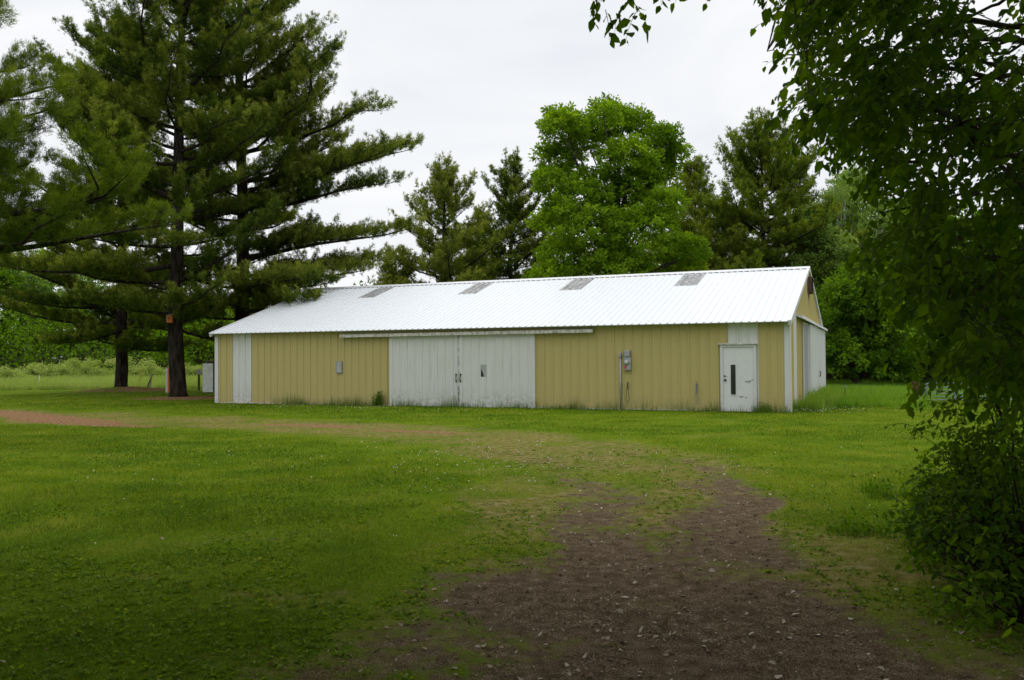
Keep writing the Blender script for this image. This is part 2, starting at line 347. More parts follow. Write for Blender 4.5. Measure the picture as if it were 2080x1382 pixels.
ga = lambda y: HW - .02 + (HR - HW) * (1 - abs(y - WID / 2) / (WID / 2))
def gable(x0, x1, name, m, z1=None, y=0.0):
    # split at the ridge so that the top edge follows the rake
    for a, b_ in ((x0, min(x1, WID / 2)), (max(x0, WID / 2), x1)):
        if b_ - a > .01: o = ribbed(a, b_, .03, HW, name, m, barn, y=y, face='side', ztop=ga)
    return o
gable(0, 1.07, 'wall', M_yellow); wht(gable(1.07, 1.95, 'wall', M_white, y=-.003), 'white strip at the gable corner'); gable(1.95, WID, 'wall', M_yellow)
# rear and far walls
b = MB(); b.add([(-LEN, WID, 0), (0, WID, 0), (0, WID, HW), (-LEN, WID, HW)], [(0, 1, 2, 3)]); b.build('wall', M_yellow, barn)
b = MB(); b.add([(-LEN, 0, 0), (-LEN, WID, 0), (-LEN, WID, HW), (-LEN, WID / 2, HR - .03), (-LEN, 0, HW)], [(0, 1, 2, 3, 4)]); b.build('wall', M_yellow, barn)
# footing strip of splash-stained board
b = MB().box((-21.9, -.02, -.12), (0.0, .02, .035)); b.build('skirt_board', M_dirtywhite, barn)
# roof
SL = math.hypot(WID / 2, HR - HW); sy, sz = (WID / 2) / SL, (HR - HW) / SL
def roof(side):
    P = ribline(-LEN - .06, .07, .2286, .026, .003); n = len(P); V = []
    for t in (-.30, SL):
        for (x, h) in P:
            yy = t * sy - h * sz; zz = HW + .03 + t * sz + h * sy
            V.append((x, yy if side > 0 else WID - yy, zz))
    for t in (-.30, SL):
        for (x, h) in P:
            yy = t * sy; zz = HW + .012 + t * sz; V.append((x, yy if side > 0 else WID - yy, zz))
    Fs = []
    for i in range(n - 1):
        a = (i, i + 1, n + i + 1, n + i); c = (2 * n + i, 3 * n + i, 3 * n + i + 1, 2 * n + i + 1); e = (i, 2 * n + i, 2 * n + i + 1, i + 1)
        Fs += [a, c, e] if side > 0 else [a[::-1], c[::-1], e[::-1]]
    b = MB(); b.add(V, Fs); b.build('roof', M_roof, barn)
roof(1); roof(-1)
for x0 in (-18.27, -13.46, -9.06, -4.54):
    P = ribline(x0, x0 + .88, .2286, .028, .003); n = len(P); V = []
    for t in (4.88, 6.74):
        for (x, h) in P: V.append((x, t * sy - (h + .006) * sz, HW + .03 + t * sz + (h + .006) * sy))
    b = MB(); b.add(V, [(i, i + 1, n + i + 1, n + i) for i in range(n - 1)]); o = b.build('skylight', M_sky, barn)
def slope(t, up): return (t * sy - up * sz, HW + .03 + t * sz + up * sy)
# ridge cap, notched over the ribs
b = MB(); y0, z0 = slope(SL - .26, .024); y1, z1 = slope(SL - .02, .05)
b.add([(-LEN - .08, y0, z0), (.09, y0, z0), (.09, WID / 2, HR + .075), (-LEN - .08, WID / 2, HR + .075), (.09, WID - y0, z0), (-LEN - .08, WID - y0, z0)], [(0, 1, 2, 3), (3, 2, 4, 5)])
b.build('ridge_cap', M_trim, barn)
b = MB()
for i in range(96):
    x = -LEN + .114 + i * .2286; ya, za = slope(SL - .30, .012); b.box((x - .075, ya - .008, za - .008), (x + .075, ya + .03, za + .012))
b.build('ridge_closure', simple('closure_strip', (.10, .10, .11), .8), barn)
# eave underside and fascia
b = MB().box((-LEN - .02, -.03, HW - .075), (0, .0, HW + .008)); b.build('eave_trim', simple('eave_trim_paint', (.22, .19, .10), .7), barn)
for xe, xo in ((0.0, .085), (-LEN - .085, -LEN)):
    for sgn in (1, -1):
        b = MB(); V = []
        for t in (-.30, SL):
            for up in (-.13, .03):
                yy, zz = slope(t, up)
                if sgn < 0: yy = WID - yy
                if t == SL: yy = WID / 2
                for x in (xe + (.005 if xe == 0 else 0), xo): V.append((x, yy, zz))
        b.add(V, [(0, 1, 3, 2), (4, 6, 7, 5), (0, 2, 6, 4), (1, 5, 7, 3), (2, 3, 7, 6), (0, 4, 5, 1)]); b.build('rake_trim', M_trim, barn)
# corner trims: L-shaped
for (cx, cy, dx, dy) in ((0, 0, -1, 1), (-LEN, 0, 1, 1), (0, WID, -1, -1), (-LEN, WID, 1, -1)):
    b = MB(); w = .15; t = .026
    b.box(sorted3 := (min(cx - dx * t, cx + dx * w), min(cy - dy * t, cy), 0.0), (max(cx - dx * t, cx + dx * w), max(cy - dy * t, cy), HW - .08))
    b.box((min(cx - dx * t, cx), min(cy, cy + dy * .33), .0), (max(cx - dx * t, cx), max(cy, cy + dy * .33), HW - .08))
    b.build('corner_trim', M_trim, barn, bevel=.004)
# door track cover
b = MB(); b.add([(-15.91, 0, 2.64), (-15.91, -.20, 2.60), (-15.91, -.21, 2.49), (-15.91, -.17, 2.49), (-15.91, 0, 2.60),
                 (-6.15, 0, 2.66), (-6.15, -.20, 2.62), (-6.15, -.21, 2.51), (-6.15, -.17, 2.51), (-6.15, 0, 2.62)],
                [(0, 1, 2, 3, 4), (9, 8, 7, 6, 5), (0, 5, 6, 1), (1, 6, 7, 2), (2, 7, 8, 3), (3, 8, 9, 4), (4, 9, 5, 0)])
b.build('door_track', M_dirtywhite, barn)
def slider(x0, x1, z0, z1, face='front', off=.06, hole=None, panel=M_white, pitch=.3048):
    root = MB(); d = -off
    V = lambda x, y, z: (x, y, z) if face == 'front' else (-y, x, z)
    def bx(bb, x0, y0, z0, x1, y1, z1):
        if face == 'front': bb.box((x0, y0, z0), (x1, y1, z1))
        else: bb.box((-y1, x0, z0), (-y0, x1, z1))
    # panel: ribbed sheet in an Empty-free door: panel mesh is the door itself
    segs = [(x0 + .06, x1 - .06, z0 + .04, z1 - .06)]
    if hole:
        hx0, hx1, hz0, hz1 = hole
        segs = [(x0 + .06, hx0, z0 + .04, z1 - .06), (hx1, x1 - .06, z0 + .04, z1 - .06), (hx0, hx1, z0 + .04, hz0), (hx0, hx1, hz1, z1 - .06)]
    off0 = x0 + .10
    for (a, c, e, f_) in segs:
        P = ribline(a, c, pitch, .028, .004, off0); n = len(P)
        root.add([V(x, d - h, e) for x, h in P] + [V(x, d - h, f_) for x, h in P], [(i, i + 1, n + i + 1, n + i) for i in range(n - 1)])
    door = root.build('sliding_door', panel, barn)
    fr = MB()
    bx(fr, x0, d - .030, z0, x0 + .09, -.03, z1); bx(fr, x1 - .09, d - .030, z0, x1, -.03, z1)
    bx(fr, x0 + .09, d - .027, z1 - .07, x1 - .09, -.032, z1 - .005); bx(fr, x0 + .09, d - .022, z0 + .002, x1 - .09, -.032, z0 + .05)
    fr.build('door_frame', M_trim, door, bevel=.004)
    return door
d1 = slider(-13.87, -11.13, .0, 2.50); d2 = slider(-11.05, -8.23, .0, 2.51, hole=(-10.245, -10.02, 1.05, 1.47))
d1['label'] = 'left white sliding door leaf'; d2['label'] = 'right white sliding door leaf with a small torn opening'
b = MB().box((-11.128, -.075, .02), (-11.052, -.04, 2.48)); b.build('center_seam_board', M_dirtywhite, barn)
# torn hole: dark behind with a curled flap
b = MB().box((-10.243, -.045, 1.052), (-10.022, -.035, 1.468)); b.build('hole_shadow', M_black, d2)
b = MB(); b.add([(-10.20, -.050, 1.47), (-10.02, -.050, 1.47), (-10.02, -.052, 1.05), (-10.13, -.05, 1.05), (-10.16, -.05, 1.2), (-10.235, -.05, 1.30), (-10.24, -.05, 1.47)], [(0, 6, 5, 4, 3, 2, 1)]); b.build('torn_flap', M_board, d2)
# latch hardware and chain
for dx, dd in ((-.085, d1), (.085, d2)):
    b = MB().box((-11.09 + dx - .025, -.115, 1.10), (-11.09 + dx + .025, -.09, 1.16)).box((-11.09 + dx - .02, -.115, .86), (-11.09 + dx + .02, -.09, .93))
    b.tube([(-11.09 + dx, -.12, 1.12), (-11.09 + dx * .9, -.14, 1.0), (-11.09 + dx, -.12, .89)], .014, 6); b.build('latch', M_black, dd)
# small grey patch on the wall
b = MB().box((-16.16, -.045, 1.20), (-15.94, -.004, 1.60)); b.build('patch_panel', M_board, barn)
b = MB().box((-16.18, -.05, 1.18), (-15.92, -.003, 1.198)).box((-16.18, -.05, 1.602), (-15.92, -.003, 1.62)).box((-16.178, -.05, 1.20), (-16.162, -.003, 1.60)).box((-15.938, -.05, 1.20), (-15.922, -.003, 1.60)); b.build('patch_edge', M_scuff, barn)
# entry door
fr = MB().box((-2.06, -.076, .0), (-1.975, -.003, 1.985)).box((-1.06, -.076, .0), (-.975, -.003, 1.985)).box((-2.06, -.080, 1.985), (-.975, -.003, 2.05)); 
fr.build('door_frame', M_trim, barn, bevel=.004)
b = MB(); b.add([(-2.12, -.004, 2.11), (-2.12, -.12, 2.075), (-.92, -.12, 2.075), (-.92, -.004, 2.11), (-2.12, -.004, 2.095), (-2.12, -.12, 2.06), (-.92, -.12, 2.06), (-.92, -.004, 2.095)],
                [(0, 1, 2, 3), (7, 6, 5, 4), (1, 5, 6, 2), (0, 4, 5, 1), (3, 2, 6, 7)]); b.build('drip_cap', M_dirtywhite, barn)
ed = MB().box((-1.973, -.048, .0), (-1.062, -.003, 1.983)); ed = ed.build('entry_door', M_doorw, barn, bevel=.003)
b = MB().box((-1.745, -.054, .52), (-1.60, -.0485, 1.44)); b.build('door_window', M_glassd, ed)
b = MB().box((-1.762, -.060, .50), (-1.747, -.049, 1.46)).box((-1.598, -.060, .50), (-1.583, -.049, 1.46)).box((-1.747, -.060, 1.442), (-1.598, -.049, 1.46)).box((-1.75, -.066, .50), (-1.58, -.049, .518)); b.build('window_frame', M_doorw, ed)
def disc(bb, c, r, d, n=14):
    bb.tube([(c[0], c[1], c[2]), (c[0], c[1] - d * .7, c[2]), (c[0], c[1] - d, c[2])], [r, r, r * .7], n)
b = MB(); disc(b, (-1.925, -.0485, 1.09), .032, .02); b.build('deadbolt', M_brass, ed, True)
b = MB(); disc(b, (-1.915, -.0485, .965), .038, .015); disc(b, (-1.915, -.062, .965), .03, .05); b.build('door_knob', M_black, ed, True)
r_ = random.Random(5)
def scuff(cx, cz, w, h, n, name, parent, sl=0.0):
    b = MB()
    for i in range(n):
        x = cx + r_.uniform(-.5, .5) * w; z = cz + r_.uniform(-.5, .5) * h + sl * (x - cx); a = r_.uniform(.15, .4) * w; e = r_.uniform(.12, .35) * h
        k = 7; b.add([(x + a * math.cos(q * 2 * math.pi / k) * r_.uniform(.5, 1), -.0485 - i * .0002, z + e * math.sin(q * 2 * math.pi / k) * r_.uniform(.4, 1)) for q in range(k)], [tuple(range(k))])
    b.build(name, M_scuff, parent)
scuff(-1.20, .90, .24, .10, 7, 'paint_scrape', ed, .25); scuff(-1.39, .43, .20, .09, 5, 'paint_scrape', ed); scuff(-1.52, 1.40, .05, .04, 2, 'paint_scrape', ed)
scuff(-1.84, 1.07, .06, .04, 2, 'paint_scrape', ed)
# electric meter, conduit
em = MB().box((-5.13, -.13, 1.28), (-4.90, -.02, 1.70)).box((-5.10, -.16, 1.71), (-4.93, -.02, 1.915)); em = em.build('electric_meter', M_galv, barn, bevel=.008)
b = MB(); disc(b, (-5.03, -.131, 1.53), .085, .03, 20); b.build('meter_ring', M_galv, em, True)
b = MB(); disc(b, (-5.03, -.16, 1.53), .068, .05, 20); b.build('meter_dial', M_dial, em, True)
b = MB().box((-5.115, -.1345, 1.32), (-5.04, -.1305, 1.42)); b.build('warning_sticker', M_red, em)
b = MB().box((-5.085, -.1645, 1.86), (-4.945, -.1605, 1.895)); b.build('meter_label', M_board, em)
b = MB().tube([(-5.26, -.062, -.02), (-5.26, -.062, 1.68)], .026, 10); b.build('conduit', M_galv, barn, True)
b = MB().box((-5.305, -.10, 1.68), (-5.225, -.005, 1.83)).tube([(-5.265, -.05, 1.82), (-5.265, -.05, 1.87)], [.04, .02], 8); b.build('conduit_head', M_galv, barn, bevel=.01)
for z_ in (.83, .62): MB().box((-5.31, -.08, z_), (-5.21, -.003, z_ + .02)).build('conduit_clamp', M_scuff, barn)
# gable track, doors, vent hood
b = MB(); zz = lambda y: 2.99 - (y - 1.9) * .012
b.add([(0.0, 1.9, 3.05), (.22, 1.9, 3.0), (.24, 1.9, 2.9), (.20, 1.9, 2.9), (0.0, 1.9, 3.0), (0.0, 13.85, 2.93), (.22, 13.85, 2.88), (.24, 13.85, 2.78), (.2, 13.85, 2.78), (0.0, 13.85, 2.88)],
      [(0, 1, 2, 3, 4), (9, 8, 7, 6, 5), (0, 5, 6, 1), (1, 6, 7, 2), (2, 7, 8, 3), (3, 8, 9, 4)]); b.build('door_track', M_trim, barn)
g1 = slider(3.9, 5.6, .0, 2.86, face='side', off=.05, panel=M_board); g1['label'] = 'narrow grey jamb panel beside the gable doors'; g1.name = 'jamb_panel'
g2 = slider(5.6, 9.64, .0, 2.84, face='side', off=.13); g3 = slider(9.68, 13.4, .0, 2.80, face='side', off=.13)
g2['label'] = 'nearer white sliding door in the gable end'; g3['label'] = 'farther white sliding door in the gable end'
b = MB().tube([(.17, 9.60, 1.1), (.22, 9.60, 1.0), (.17, 9.60, .85)], .02, 6); b.build('handle', M_black, g2)
b = MB(); b.box((.0, 6.30, 4.02), (.03, 7.25, 4.58)).box((.03, 6.30, 4.02), (.16, 6.33, 4.58)).box((.03, 7.22, 4.02), (.16, 7.25, 4.58)).box((.03, 6.33, 4.55), (.18, 7.22, 4.60))
for i in range(8):
    z = 4.04 + i * .064; b.add([(.03, 6.33, z + .05), (.16, 6.33, z), (.16, 7.22, z), (.03, 7.22, z + .05), (.03, 6.33, z + .06), (.16, 6.33, z + .012), (.16, 7.22, z + .012), (.03, 7.22, z + .06)], [(3, 2, 1, 0), (4, 5, 6, 7), (1, 2, 6, 5)])
b.build('vent_hood', M_brown, barn)
b = MB(); b.add([(.036, 6.62, 4.0), (.036, 6.8, 4.0), (.036, 6.95, 3.9), (.036, 6.85, 3.6), (.036, 6.75, 3.35), (.036, 6.7, 3.7)], [tuple(range(6))]); b.build('rust_stain', simple('stain', (.30, .22, .14), .8, noise=.3), barn)
# hanging ropes on hooks
for i, (x, lab) in enumerate(((-5.02, 'frayed brown rope hanging from a hook below the electric meter'), (-2.80, 'dark rope loop hanging on the yellow wall left of the entry door'))):
    c = b2w(x, -.03, .9); e = empty('hanging_rope', tuple(c), TH); tag(e, lab, 'rope')
    b = MB(); b.tube([(0, .03, 0), (0, -.03, .01), (0, -.035, -.03)], .008, 6); b.build('hook', M_black, e)
    k = np.linspace(0, 1, 22); w = .045 if i else .055; low = -.66
    P = [(w * math.sin(math.pi * 2 * t) * (1 if t > .5 else .7) * (1 - .4 * math.cos(6 * t)), -.03 - .01 * math.sin(9 * t), low * math.sin(math.pi * t)) for t in k]
    b = MB(); b.tube(P, .008, 6)
    for j in range(7 if i == 0 else 10):
        a = j * .9; b.tube([(.02 * math.cos(a), -.035, -.02 - .028 * j), (.03 * math.sin(a * 1.3), -.055, -.05 - .028 * j), (-.025 * math.cos(a), -.035, -.07 - .028 * j)], .010 if i == 0 else .013, 6)
    b.build('rope', M_rope if i == 0 else M_scuff, e, True)

# ------------------------------------------------------------------ trees
def needles(P, D, r, ln, w, n, base, M):
    """tufts of needle slivers; P centre, D axis, base tint per tuft"""
    m = len(P); P = np.repeat(P, n, 0); D = np.repeat(D, n, 0)
    d = unit(D + r.normal(0, .55, (m * n, 3))); q = unit(np.cross(d, r.normal(0, 1, (m * n, 3))))
    l = (ln * r.uniform(.7, 1.2, m * n))[:, None]; P = P + r.normal(0, .03, (m * n, 3))
    V = np.stack([P - q * w / 2, P + q * w / 2, P + d * l], 1).reshape(-1, 3)
    t = np.clip(np.repeat(base, n) + r.normal(0, .1, m * n), 0, 1)
    return V, t
def pine_limbs(r, H, z0, prof, step=.55, per=4.5):
    L = []; z = z0
    while z < H - .4:
        k = int(per + r.random()); a0 = r.uniform(0, 6.28); f = (z - z0) / (H - z0)
        for j in range(k):
            a = a0 + j * 6.283 / k + r.normal(0, .25); ln = prof(z, a) * r.choice([r.uniform(.4, .7), r.uniform(.7, .95), r.uniform(.95, 1.12)], p=[.3, .45, .25])
            if ln > .3: L.append((z + r.uniform(-.25, .25), a, ln, rad(-6 + 42 * f ** 1.2 + r.normal(0, 10)), .10 + .28 * r.random()))
        z += step * r.uniform(.7, 1.3) * (1.15 - .45 * f)
    return L
def make_pine(name, loc, label, r, H, r0, limbs, needle=(.15, .026, 6), sp=.085, mat_=None, group='pine trees', top=True, bt=.4, lean=(0, 0), dens=1.0, plume=.27, cat='pine tree', trunk_from=0):
    root = empty(name, (loc[0], loc[1], 0)); tag(root, label, cat, group)
    zs = np.linspace(-.1, H, 14); wob = np.cumsum(r.normal(0, .05, (14, 2)), 0); wob[0] = 0
    axis = np.stack([wob[:, 0] + lean[0] * zs / H, wob[:, 1] + lean[1] * zs / H, zs], -1)
    rr = r0 * (1 - zs / H) ** .8 + .02; rr[0] = r0 * 1.35; P0 = [(axis[0][0], axis[0][1], -.1), (axis[0][0], axis[0][1], .35)]
    b = MB(); b.tube(np.vstack([P0, axis[1:]]), np.concatenate([[r0 * 1.45, r0 * 1.08], rr[1:]]), 12)
    Ps, Ds, Ts = [], [], []
    for (z, a, L, e0, up) in limbs:
        n = 7; t = np.linspace(0, 1, n)
        cx = np.interp(z, zs, axis[:, 0]); cy = np.interp(z, zs, axis[:, 1])
        az = a + np.cumsum(r.normal(0, .09, n)); h = L * math.cos(e0) * t
        P = np.stack([cx + h * np.cos(az), cy + h * np.sin(az), z + L * (math.sin(e0) * t + up * t ** 2 * 1.2)], -1)
        rb = np.clip(.012 + .014 * L, .02, .12)
        b.tube(P, rb * (1 - t) ** .8 + .008, 5, cap=False)
        nb = int(L / .15 * 1.6 * dens) + 2; tb = np.sort(r.uniform(.16 if L > 2 else .05, 1.0, nb)); tb[-1] = 1
        Pb = np.stack([np.interp(tb, t, P[:, i]) for i in range(3)], -1)
        Tg = unit(np.stack([np.interp(tb, t, np.gradient(P[:, i])) for i in range(3)], -1))
        side = r.choice([-1, 1], nb); pr = unit(np.cross(Tg, [0, 0, 1])); ang = r.uniform(.5, 1.0, nb); ang[-1] = 0
        Db = unit(Tg * np.cos(ang)[:, None] + pr * (side * np.sin(ang))[:, None] + np.array([0, 0, .22]) + r.normal(0, .08, (nb, 3)))
        lb = (.26 * L * (1.2 - tb) + .35) * r.uniform(.6, 1.2, nb); lb = np.minimum(lb, 2.0)
        tb0 = bt + r.normal(0, .1) + r.normal(0, .07, nb)
        # foliage sits in plumes: centres along each branchlet, tufts crowded round each centre
        pc = np.maximum(2, (lb / plume).astype(int)); pi = np.repeat(np.arange(nb), pc); s = (r.random(len(pi)) * .95 + .05) ** .8
        pp = unit(np.cross(Db[pi], [0, 0, 1])); C_ = Pb[pi] + Db[pi] * (s * lb[pi])[:, None] + pp * (r.normal(0, .16, len(pi)) * (1.15 - s))[:, None] + np.array([0, 0, 1.]) * (r.normal(.05, .08, len(pi)))[:, None]
        ax = unit(Db[pi] + np.array([0, 0, 1.]) * r.uniform(.3, 1.6, len(pi))[:, None] + r.normal(0, .25, (len(pi), 3))); pl = r.uniform(.22, .5, len(pi)); pt_ = tb0[pi] + r.normal(0, .13, len(pi)) + .2 * (s - .5)
        tc_ = max(3, int(round(.8 / sp))); ii = np.repeat(np.arange(len(pi)), tc_); u = r.random(len(ii)); rw = .07 * (1.25 - u)
        Q = C_[ii] + ax[ii] * (u * pl[ii])[:, None] + r.normal(0, 1, (len(ii), 3)) * rw[:, None]
        Ps.append(Q); Ds.append(unit(ax[ii] * 1.1 + r.normal(0, .45, (len(ii), 3)))); Ts.append(np.clip(pt_[ii] + .4 * (u - .4) + r.normal(0, .05, len(ii)), 0, 1))
        for j in range(0, nb, 2): b.tube([Pb[j], Pb[j] + Db[j] * lb[j] * .85], [.008, .003], 3, cap=False)
    P = np.vstack(Ps); D = np.vstack(Ds); T = np.concatenate(Ts)
    V, t = needles(P, D, r, needle[0], needle[1], needle[2], T, None)
    b.build('trunk', M_bark, root, True)
    fast('crown', V, np.arange(len(V)).reshape(-1, 3), mat_ or M_needle, root, t)
    return root
def dup(root, loc, rz, s, label, group=None):
    r2 = root.copy(); COL.objects.link(r2); r2.location = loc; r2.rotation_euler = (0, 0, rz); r2.scale = s if isinstance(s, tuple) else (s, s, s); r2['label'] = label
    if group: r2['group'] = group
    for ch in list(root.children):
        c = ch.copy(); COL.objects.link(c); c.parent = r2
    return r2
def lr_prof(zl, left, right):
    """limb length from height, separate for the left (-x) and right (+x) side"""
    def f(z, a):
        l = np.interp(z, zl, left); rt = np.interp(z, zl, right); c = math.cos(a); base = min(l, rt) * .5 + max(l, rt) * .4
        return (rt if c > 0 else l) * abs(c) + base * (1 - abs(c))
    return f
R_ = np.random.default_rng
GP = 'tall pines at the left end of the barn'
r = R_(11)
prof = lr_prof([2.5, 4.5, 7, 10.4, 13.2, 15.4, 17.6, 23], [3.5, 6.6, 7.3, 6.3, 5.6, 5.0, 4.2, .6], [4, 5.2, 5.6, 5.4, 5.0, 4.6, 4.0, .6])
make_pine('pine_tree', P1, 'big dark pine with thick bare trunk standing closest to the barn corner', r, 23.5, .335, pine_limbs(r, 23.2, 3.2, prof, .8, 3.6), group=GP)
r = R_(12)
prof = lr_prof([3, 5, 6.2, 8.2, 10, 12, 15.6, 18.3, 24], [3, 5, 5, 5.5, 5.5, 5.5, 5.2, 4.4, .8], [2.8, 3.4, 4.6, 5.6, 5.6, 5.8, 5.4, 4.6, 1])
LIM = pine_limbs(r, 24.6, 3.6, prof, .8, 3.4)
for (px, py, yo, dz) in ((784, 150, -2, 2.6), (770, 215, -.5, 2.2), (820, 275, -1.5, 2.4), (815, 330, 0, 1.6), (800, 390, 1, 1.0), (790, 300, 1.5, 2), (818, 462, -1, 1.3), (740, 470, .8, .8), (755, 525, -1.6, .7), (700, 545, -3, .4), (640, 575, -4.5, .3), (685, 120, 0, 2.4), (680, 60, -1.5, 2.2), (590, 610, -6.3, .2), (560, 560, -6.8, .4)):
    t_ = at(px, py, P3[1] + yo); dx, dy = t_[0] - P3[0], yo; hl = math.hypot(dx, dy); z0 = t_[2] - dz
    LIM.append((z0, math.atan2(dy, dx), hl * 1.03, math.atan2(dz * .55, hl), dz * .45 / hl / 1.2))
make_pine('pine_tree', P3, 'tall spreading pine rising from behind the left end of the barn roof', r, 25, .38, LIM, group=GP, bt=.48)
r = R_(13)
prof = lr_prof([2, 3.2, 5, 8, 12, 16, 20], [4.5, 6.0, 6.6, 6.2, 5, 3.8, .6], [4.2, 5.5, 5.5, 5.5, 4.8, 3.6, .6])
make_pine('pine_tree', P2, 'dark pine on a mound of red needles with low sweeping boughs', r, 20.5, .31, pine_limbs(r, 20, 2.5, prof, .66, 3.8), group=GP, bt=.36)
# pine off the left edge, its boughs reaching in
r = R_(14); c0 = (-14.6, 21.5); L = []
for (px, py, k) in ((330, 385, 1), (270, 350, 1), (300, 420, 1), (140, 150, 1), (110, 190, 1), (55, 60, 1), (40, 110, 1), (50, 20, 1), (60, 250, 1), (120, 300, 1), (200, 330, 1), (90, 430, 1), (60, 380, 1), (230, 400, 1), (20, 470, 1), (-20, 500, 1), (0, 170, 1), (10, 300, 1), (70, 340, 1)):
    t_ = at(px, py, 20.5 + r.uniform(-1.5, 1.5)); dx, dy = t_[0] - c0[0], t_[1] - c0[1]; hl = math.hypot(dx, dy); up = .12
    z0 = t_[2] - hl * .20; L.append((z0, math.atan2(dy, dx), hl * 1.02, rad(3), .12))
for z in np.arange(5, 15, 1.6):
    for j in range(1): L.append((z, r.uniform(1.5, 4.8), max(.6, 4.6 - z * .25), rad(5 + z), .1))
make_pine('pine_tree', c0, 'nearest pine whose yellowish soft boughs reach in from the left edge', r, 16, .28, L, needle=(.13, .011, 12), sp=.06, dens=.55, plume=.42, mat_=M_needle2, group=GP, bt=.30)
# background pines behind the barn
GB = 'pines behind the barn'
def bgpine(px, ytop, Y, wpx, seed, label, bt, mt, zlow=2.5, flat=.0):
    r = R_(seed); k = FPX / Y; base = at(px, 760, Y); H = at(px, ytop, Y)[2]; w = wpx / k
    prof = lambda z, a: max(.35, 1.3 * w * (1 - ((z - zlow) / (H - zlow)) ** 1.5) * (1.0 if z > zlow + 1 else .7) + .2)
    return make_pine('pine_tree', (base[0], Y), label, r, H, .25, pine_limbs(r, H, zlow, prof, .66, 4.0), dens=.95, needle=(.2, .04, 5), sp=.17, mat_=mt, group=GB, bt=bt)
bgpine(905, 335, 55, 125, 21, 'leftmost pine seen over the barn roof, with a ragged pointed top', .62, M_needle, 3)
bgpine(1048, 322, 62, 112, 22, 'dark narrow pine just left of the big round leafy tree', .35, M_needle, 3)
bgpine(985, 425, 66, 70, 28, 'shorter pine between the two pines left of the leafy tree', .4, M_needle, 3)
bgpine(1408, 330, 72, 120, 23, 'thin pale pine just right of the big round leafy tree', .5, M_needle2, 3)
bgpine(1545, 245, 60, 175, 24, 'tall olive pine with pointed top behind the right half of the roof', .5, M_needle2, 3)
bgpine(1612, 285, 66, 110, 25, 'olive pine close behind the right shoulder of the tallest olive pine', .35, M_needle2, 3)
bgpine(1465, 440, 58, 100, 26, 'low olive pine crown touching the roof line right of the leafy tree', .55, M_needle2, 2)
bgpine(815, 520, 58, 75, 27, 'small pine tip peeking over the left part of the roof', .6, M_needle, 1.5)

def leaves(P, D, r, ln, wd, tint, fold=.25):
    """rhombic folded leaves (2 triangles)"""
    n = len(P); q = unit(np.cross(D, r.normal(0, 1, (n, 3)))); u = np.cross(q, D)
    l = (ln * r.uniform(.7, 1.25, n))[:, None]; w = wd * l / ln
    V = np.stack([P, P + D * l * .5 + q * w / 2 + u * w * fold, P + D * l, P + D * l * .5 - q * w / 2 + u * w * fold], 1).reshape(-1, 3)
    i = np.arange(n)[:, None] * 4; Fc = np.concatenate([i + [0, 1, 2], i + [0, 2, 3]], 1).reshape(-1, 3)
    return V, Fc, np.repeat(tint, 2)
def make_broadleaf(name, loc, label, r, lobes, H, tr=.25, leaf=(.17, .1), sub=1.0, per=26, mt=None, bark=None, group=None, cat='tree', bt=.45, stems=1, droop=-.35):
    """crown of leaf clusters on the outside of many overlapping lobes; limbs run to the lobes"""
    root = empty(name, (loc[0], loc[1], 0)); tag(root, label, cat, group)
    b = MB(); Ps, Ds, Ts = [], [], []
    for s in range(stems):
        a = 6.28 * s / stems; sx, sy_ = (.35 * math.cos(a), .35 * math.sin(a)) if stems > 1 else (0, 0)
        zt = np.linspace(-.1, H * .85, 9); wob = np.cumsum(r.normal(0, .09, (9, 2)), 0); wob[0] = 0
        P = np.stack([sx + wob[:, 0] + (r.normal(0, .08) * zt if stems > 1 else 0 * zt), sy_ + wob[:, 1] + (r.normal(0, .08) * zt if stems > 1 else 0 * zt), zt], -1)
        b.tube(P, tr * (1 - zt / H) + .02, 9)
        trunk = P
    for (x, y, z, rad_) in lobes:
        k = max(0, min(8, int(np.searchsorted(trunk[:, 2], z * .55)))); p0 = trunk[k]; pm = (p0 + np.array([x, y, z])) / 2 + r.normal(0, .3, 3) * rad_ * .4
        b.tube([p0, pm, (x, y, z)], [tr * .35, tr * .22, .02], 5, cap=False)
        m = int(26 * rad_ ** 2 * sub) + 8; d = unit(r.normal(0, 1, (m, 3))); d[:, 2] = np.where(d[:, 2] < -.5, -d[:, 2], d[:, 2])
        c = np.array([x, y, z]) + d * rad_ * r.uniform(.55, 1.08, m)[:, None] * np.array([1, 1, .85])
        lt = bt + r.normal(0, .12); cr_ = r.uniform(.16, .34, m)
        ii = np.repeat(np.arange(m), per); off = unit(r.normal(0, 1, (len(ii), 3))) * (r.random(len(ii)) ** .5 * cr_[ii])[:, None] * np.array([1, 1, .7])
        Ps.append(c[ii] + off); Ds.append(unit(off / .2 + d[ii] * .5 + np.array([0, 0, droop]) + r.normal(0, .4, (len(ii), 3))))
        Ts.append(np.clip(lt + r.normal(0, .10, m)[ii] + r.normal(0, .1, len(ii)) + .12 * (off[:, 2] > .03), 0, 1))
    V, Fc, t = leaves(np.vstack(Ps), np.vstack(Ds), r, leaf[0], leaf[1], np.concatenate(Ts))
    b.build('trunk', bark or M_bark2, root, True); fast('crown', V, Fc, mt or M_leaf, root, t)
    return root
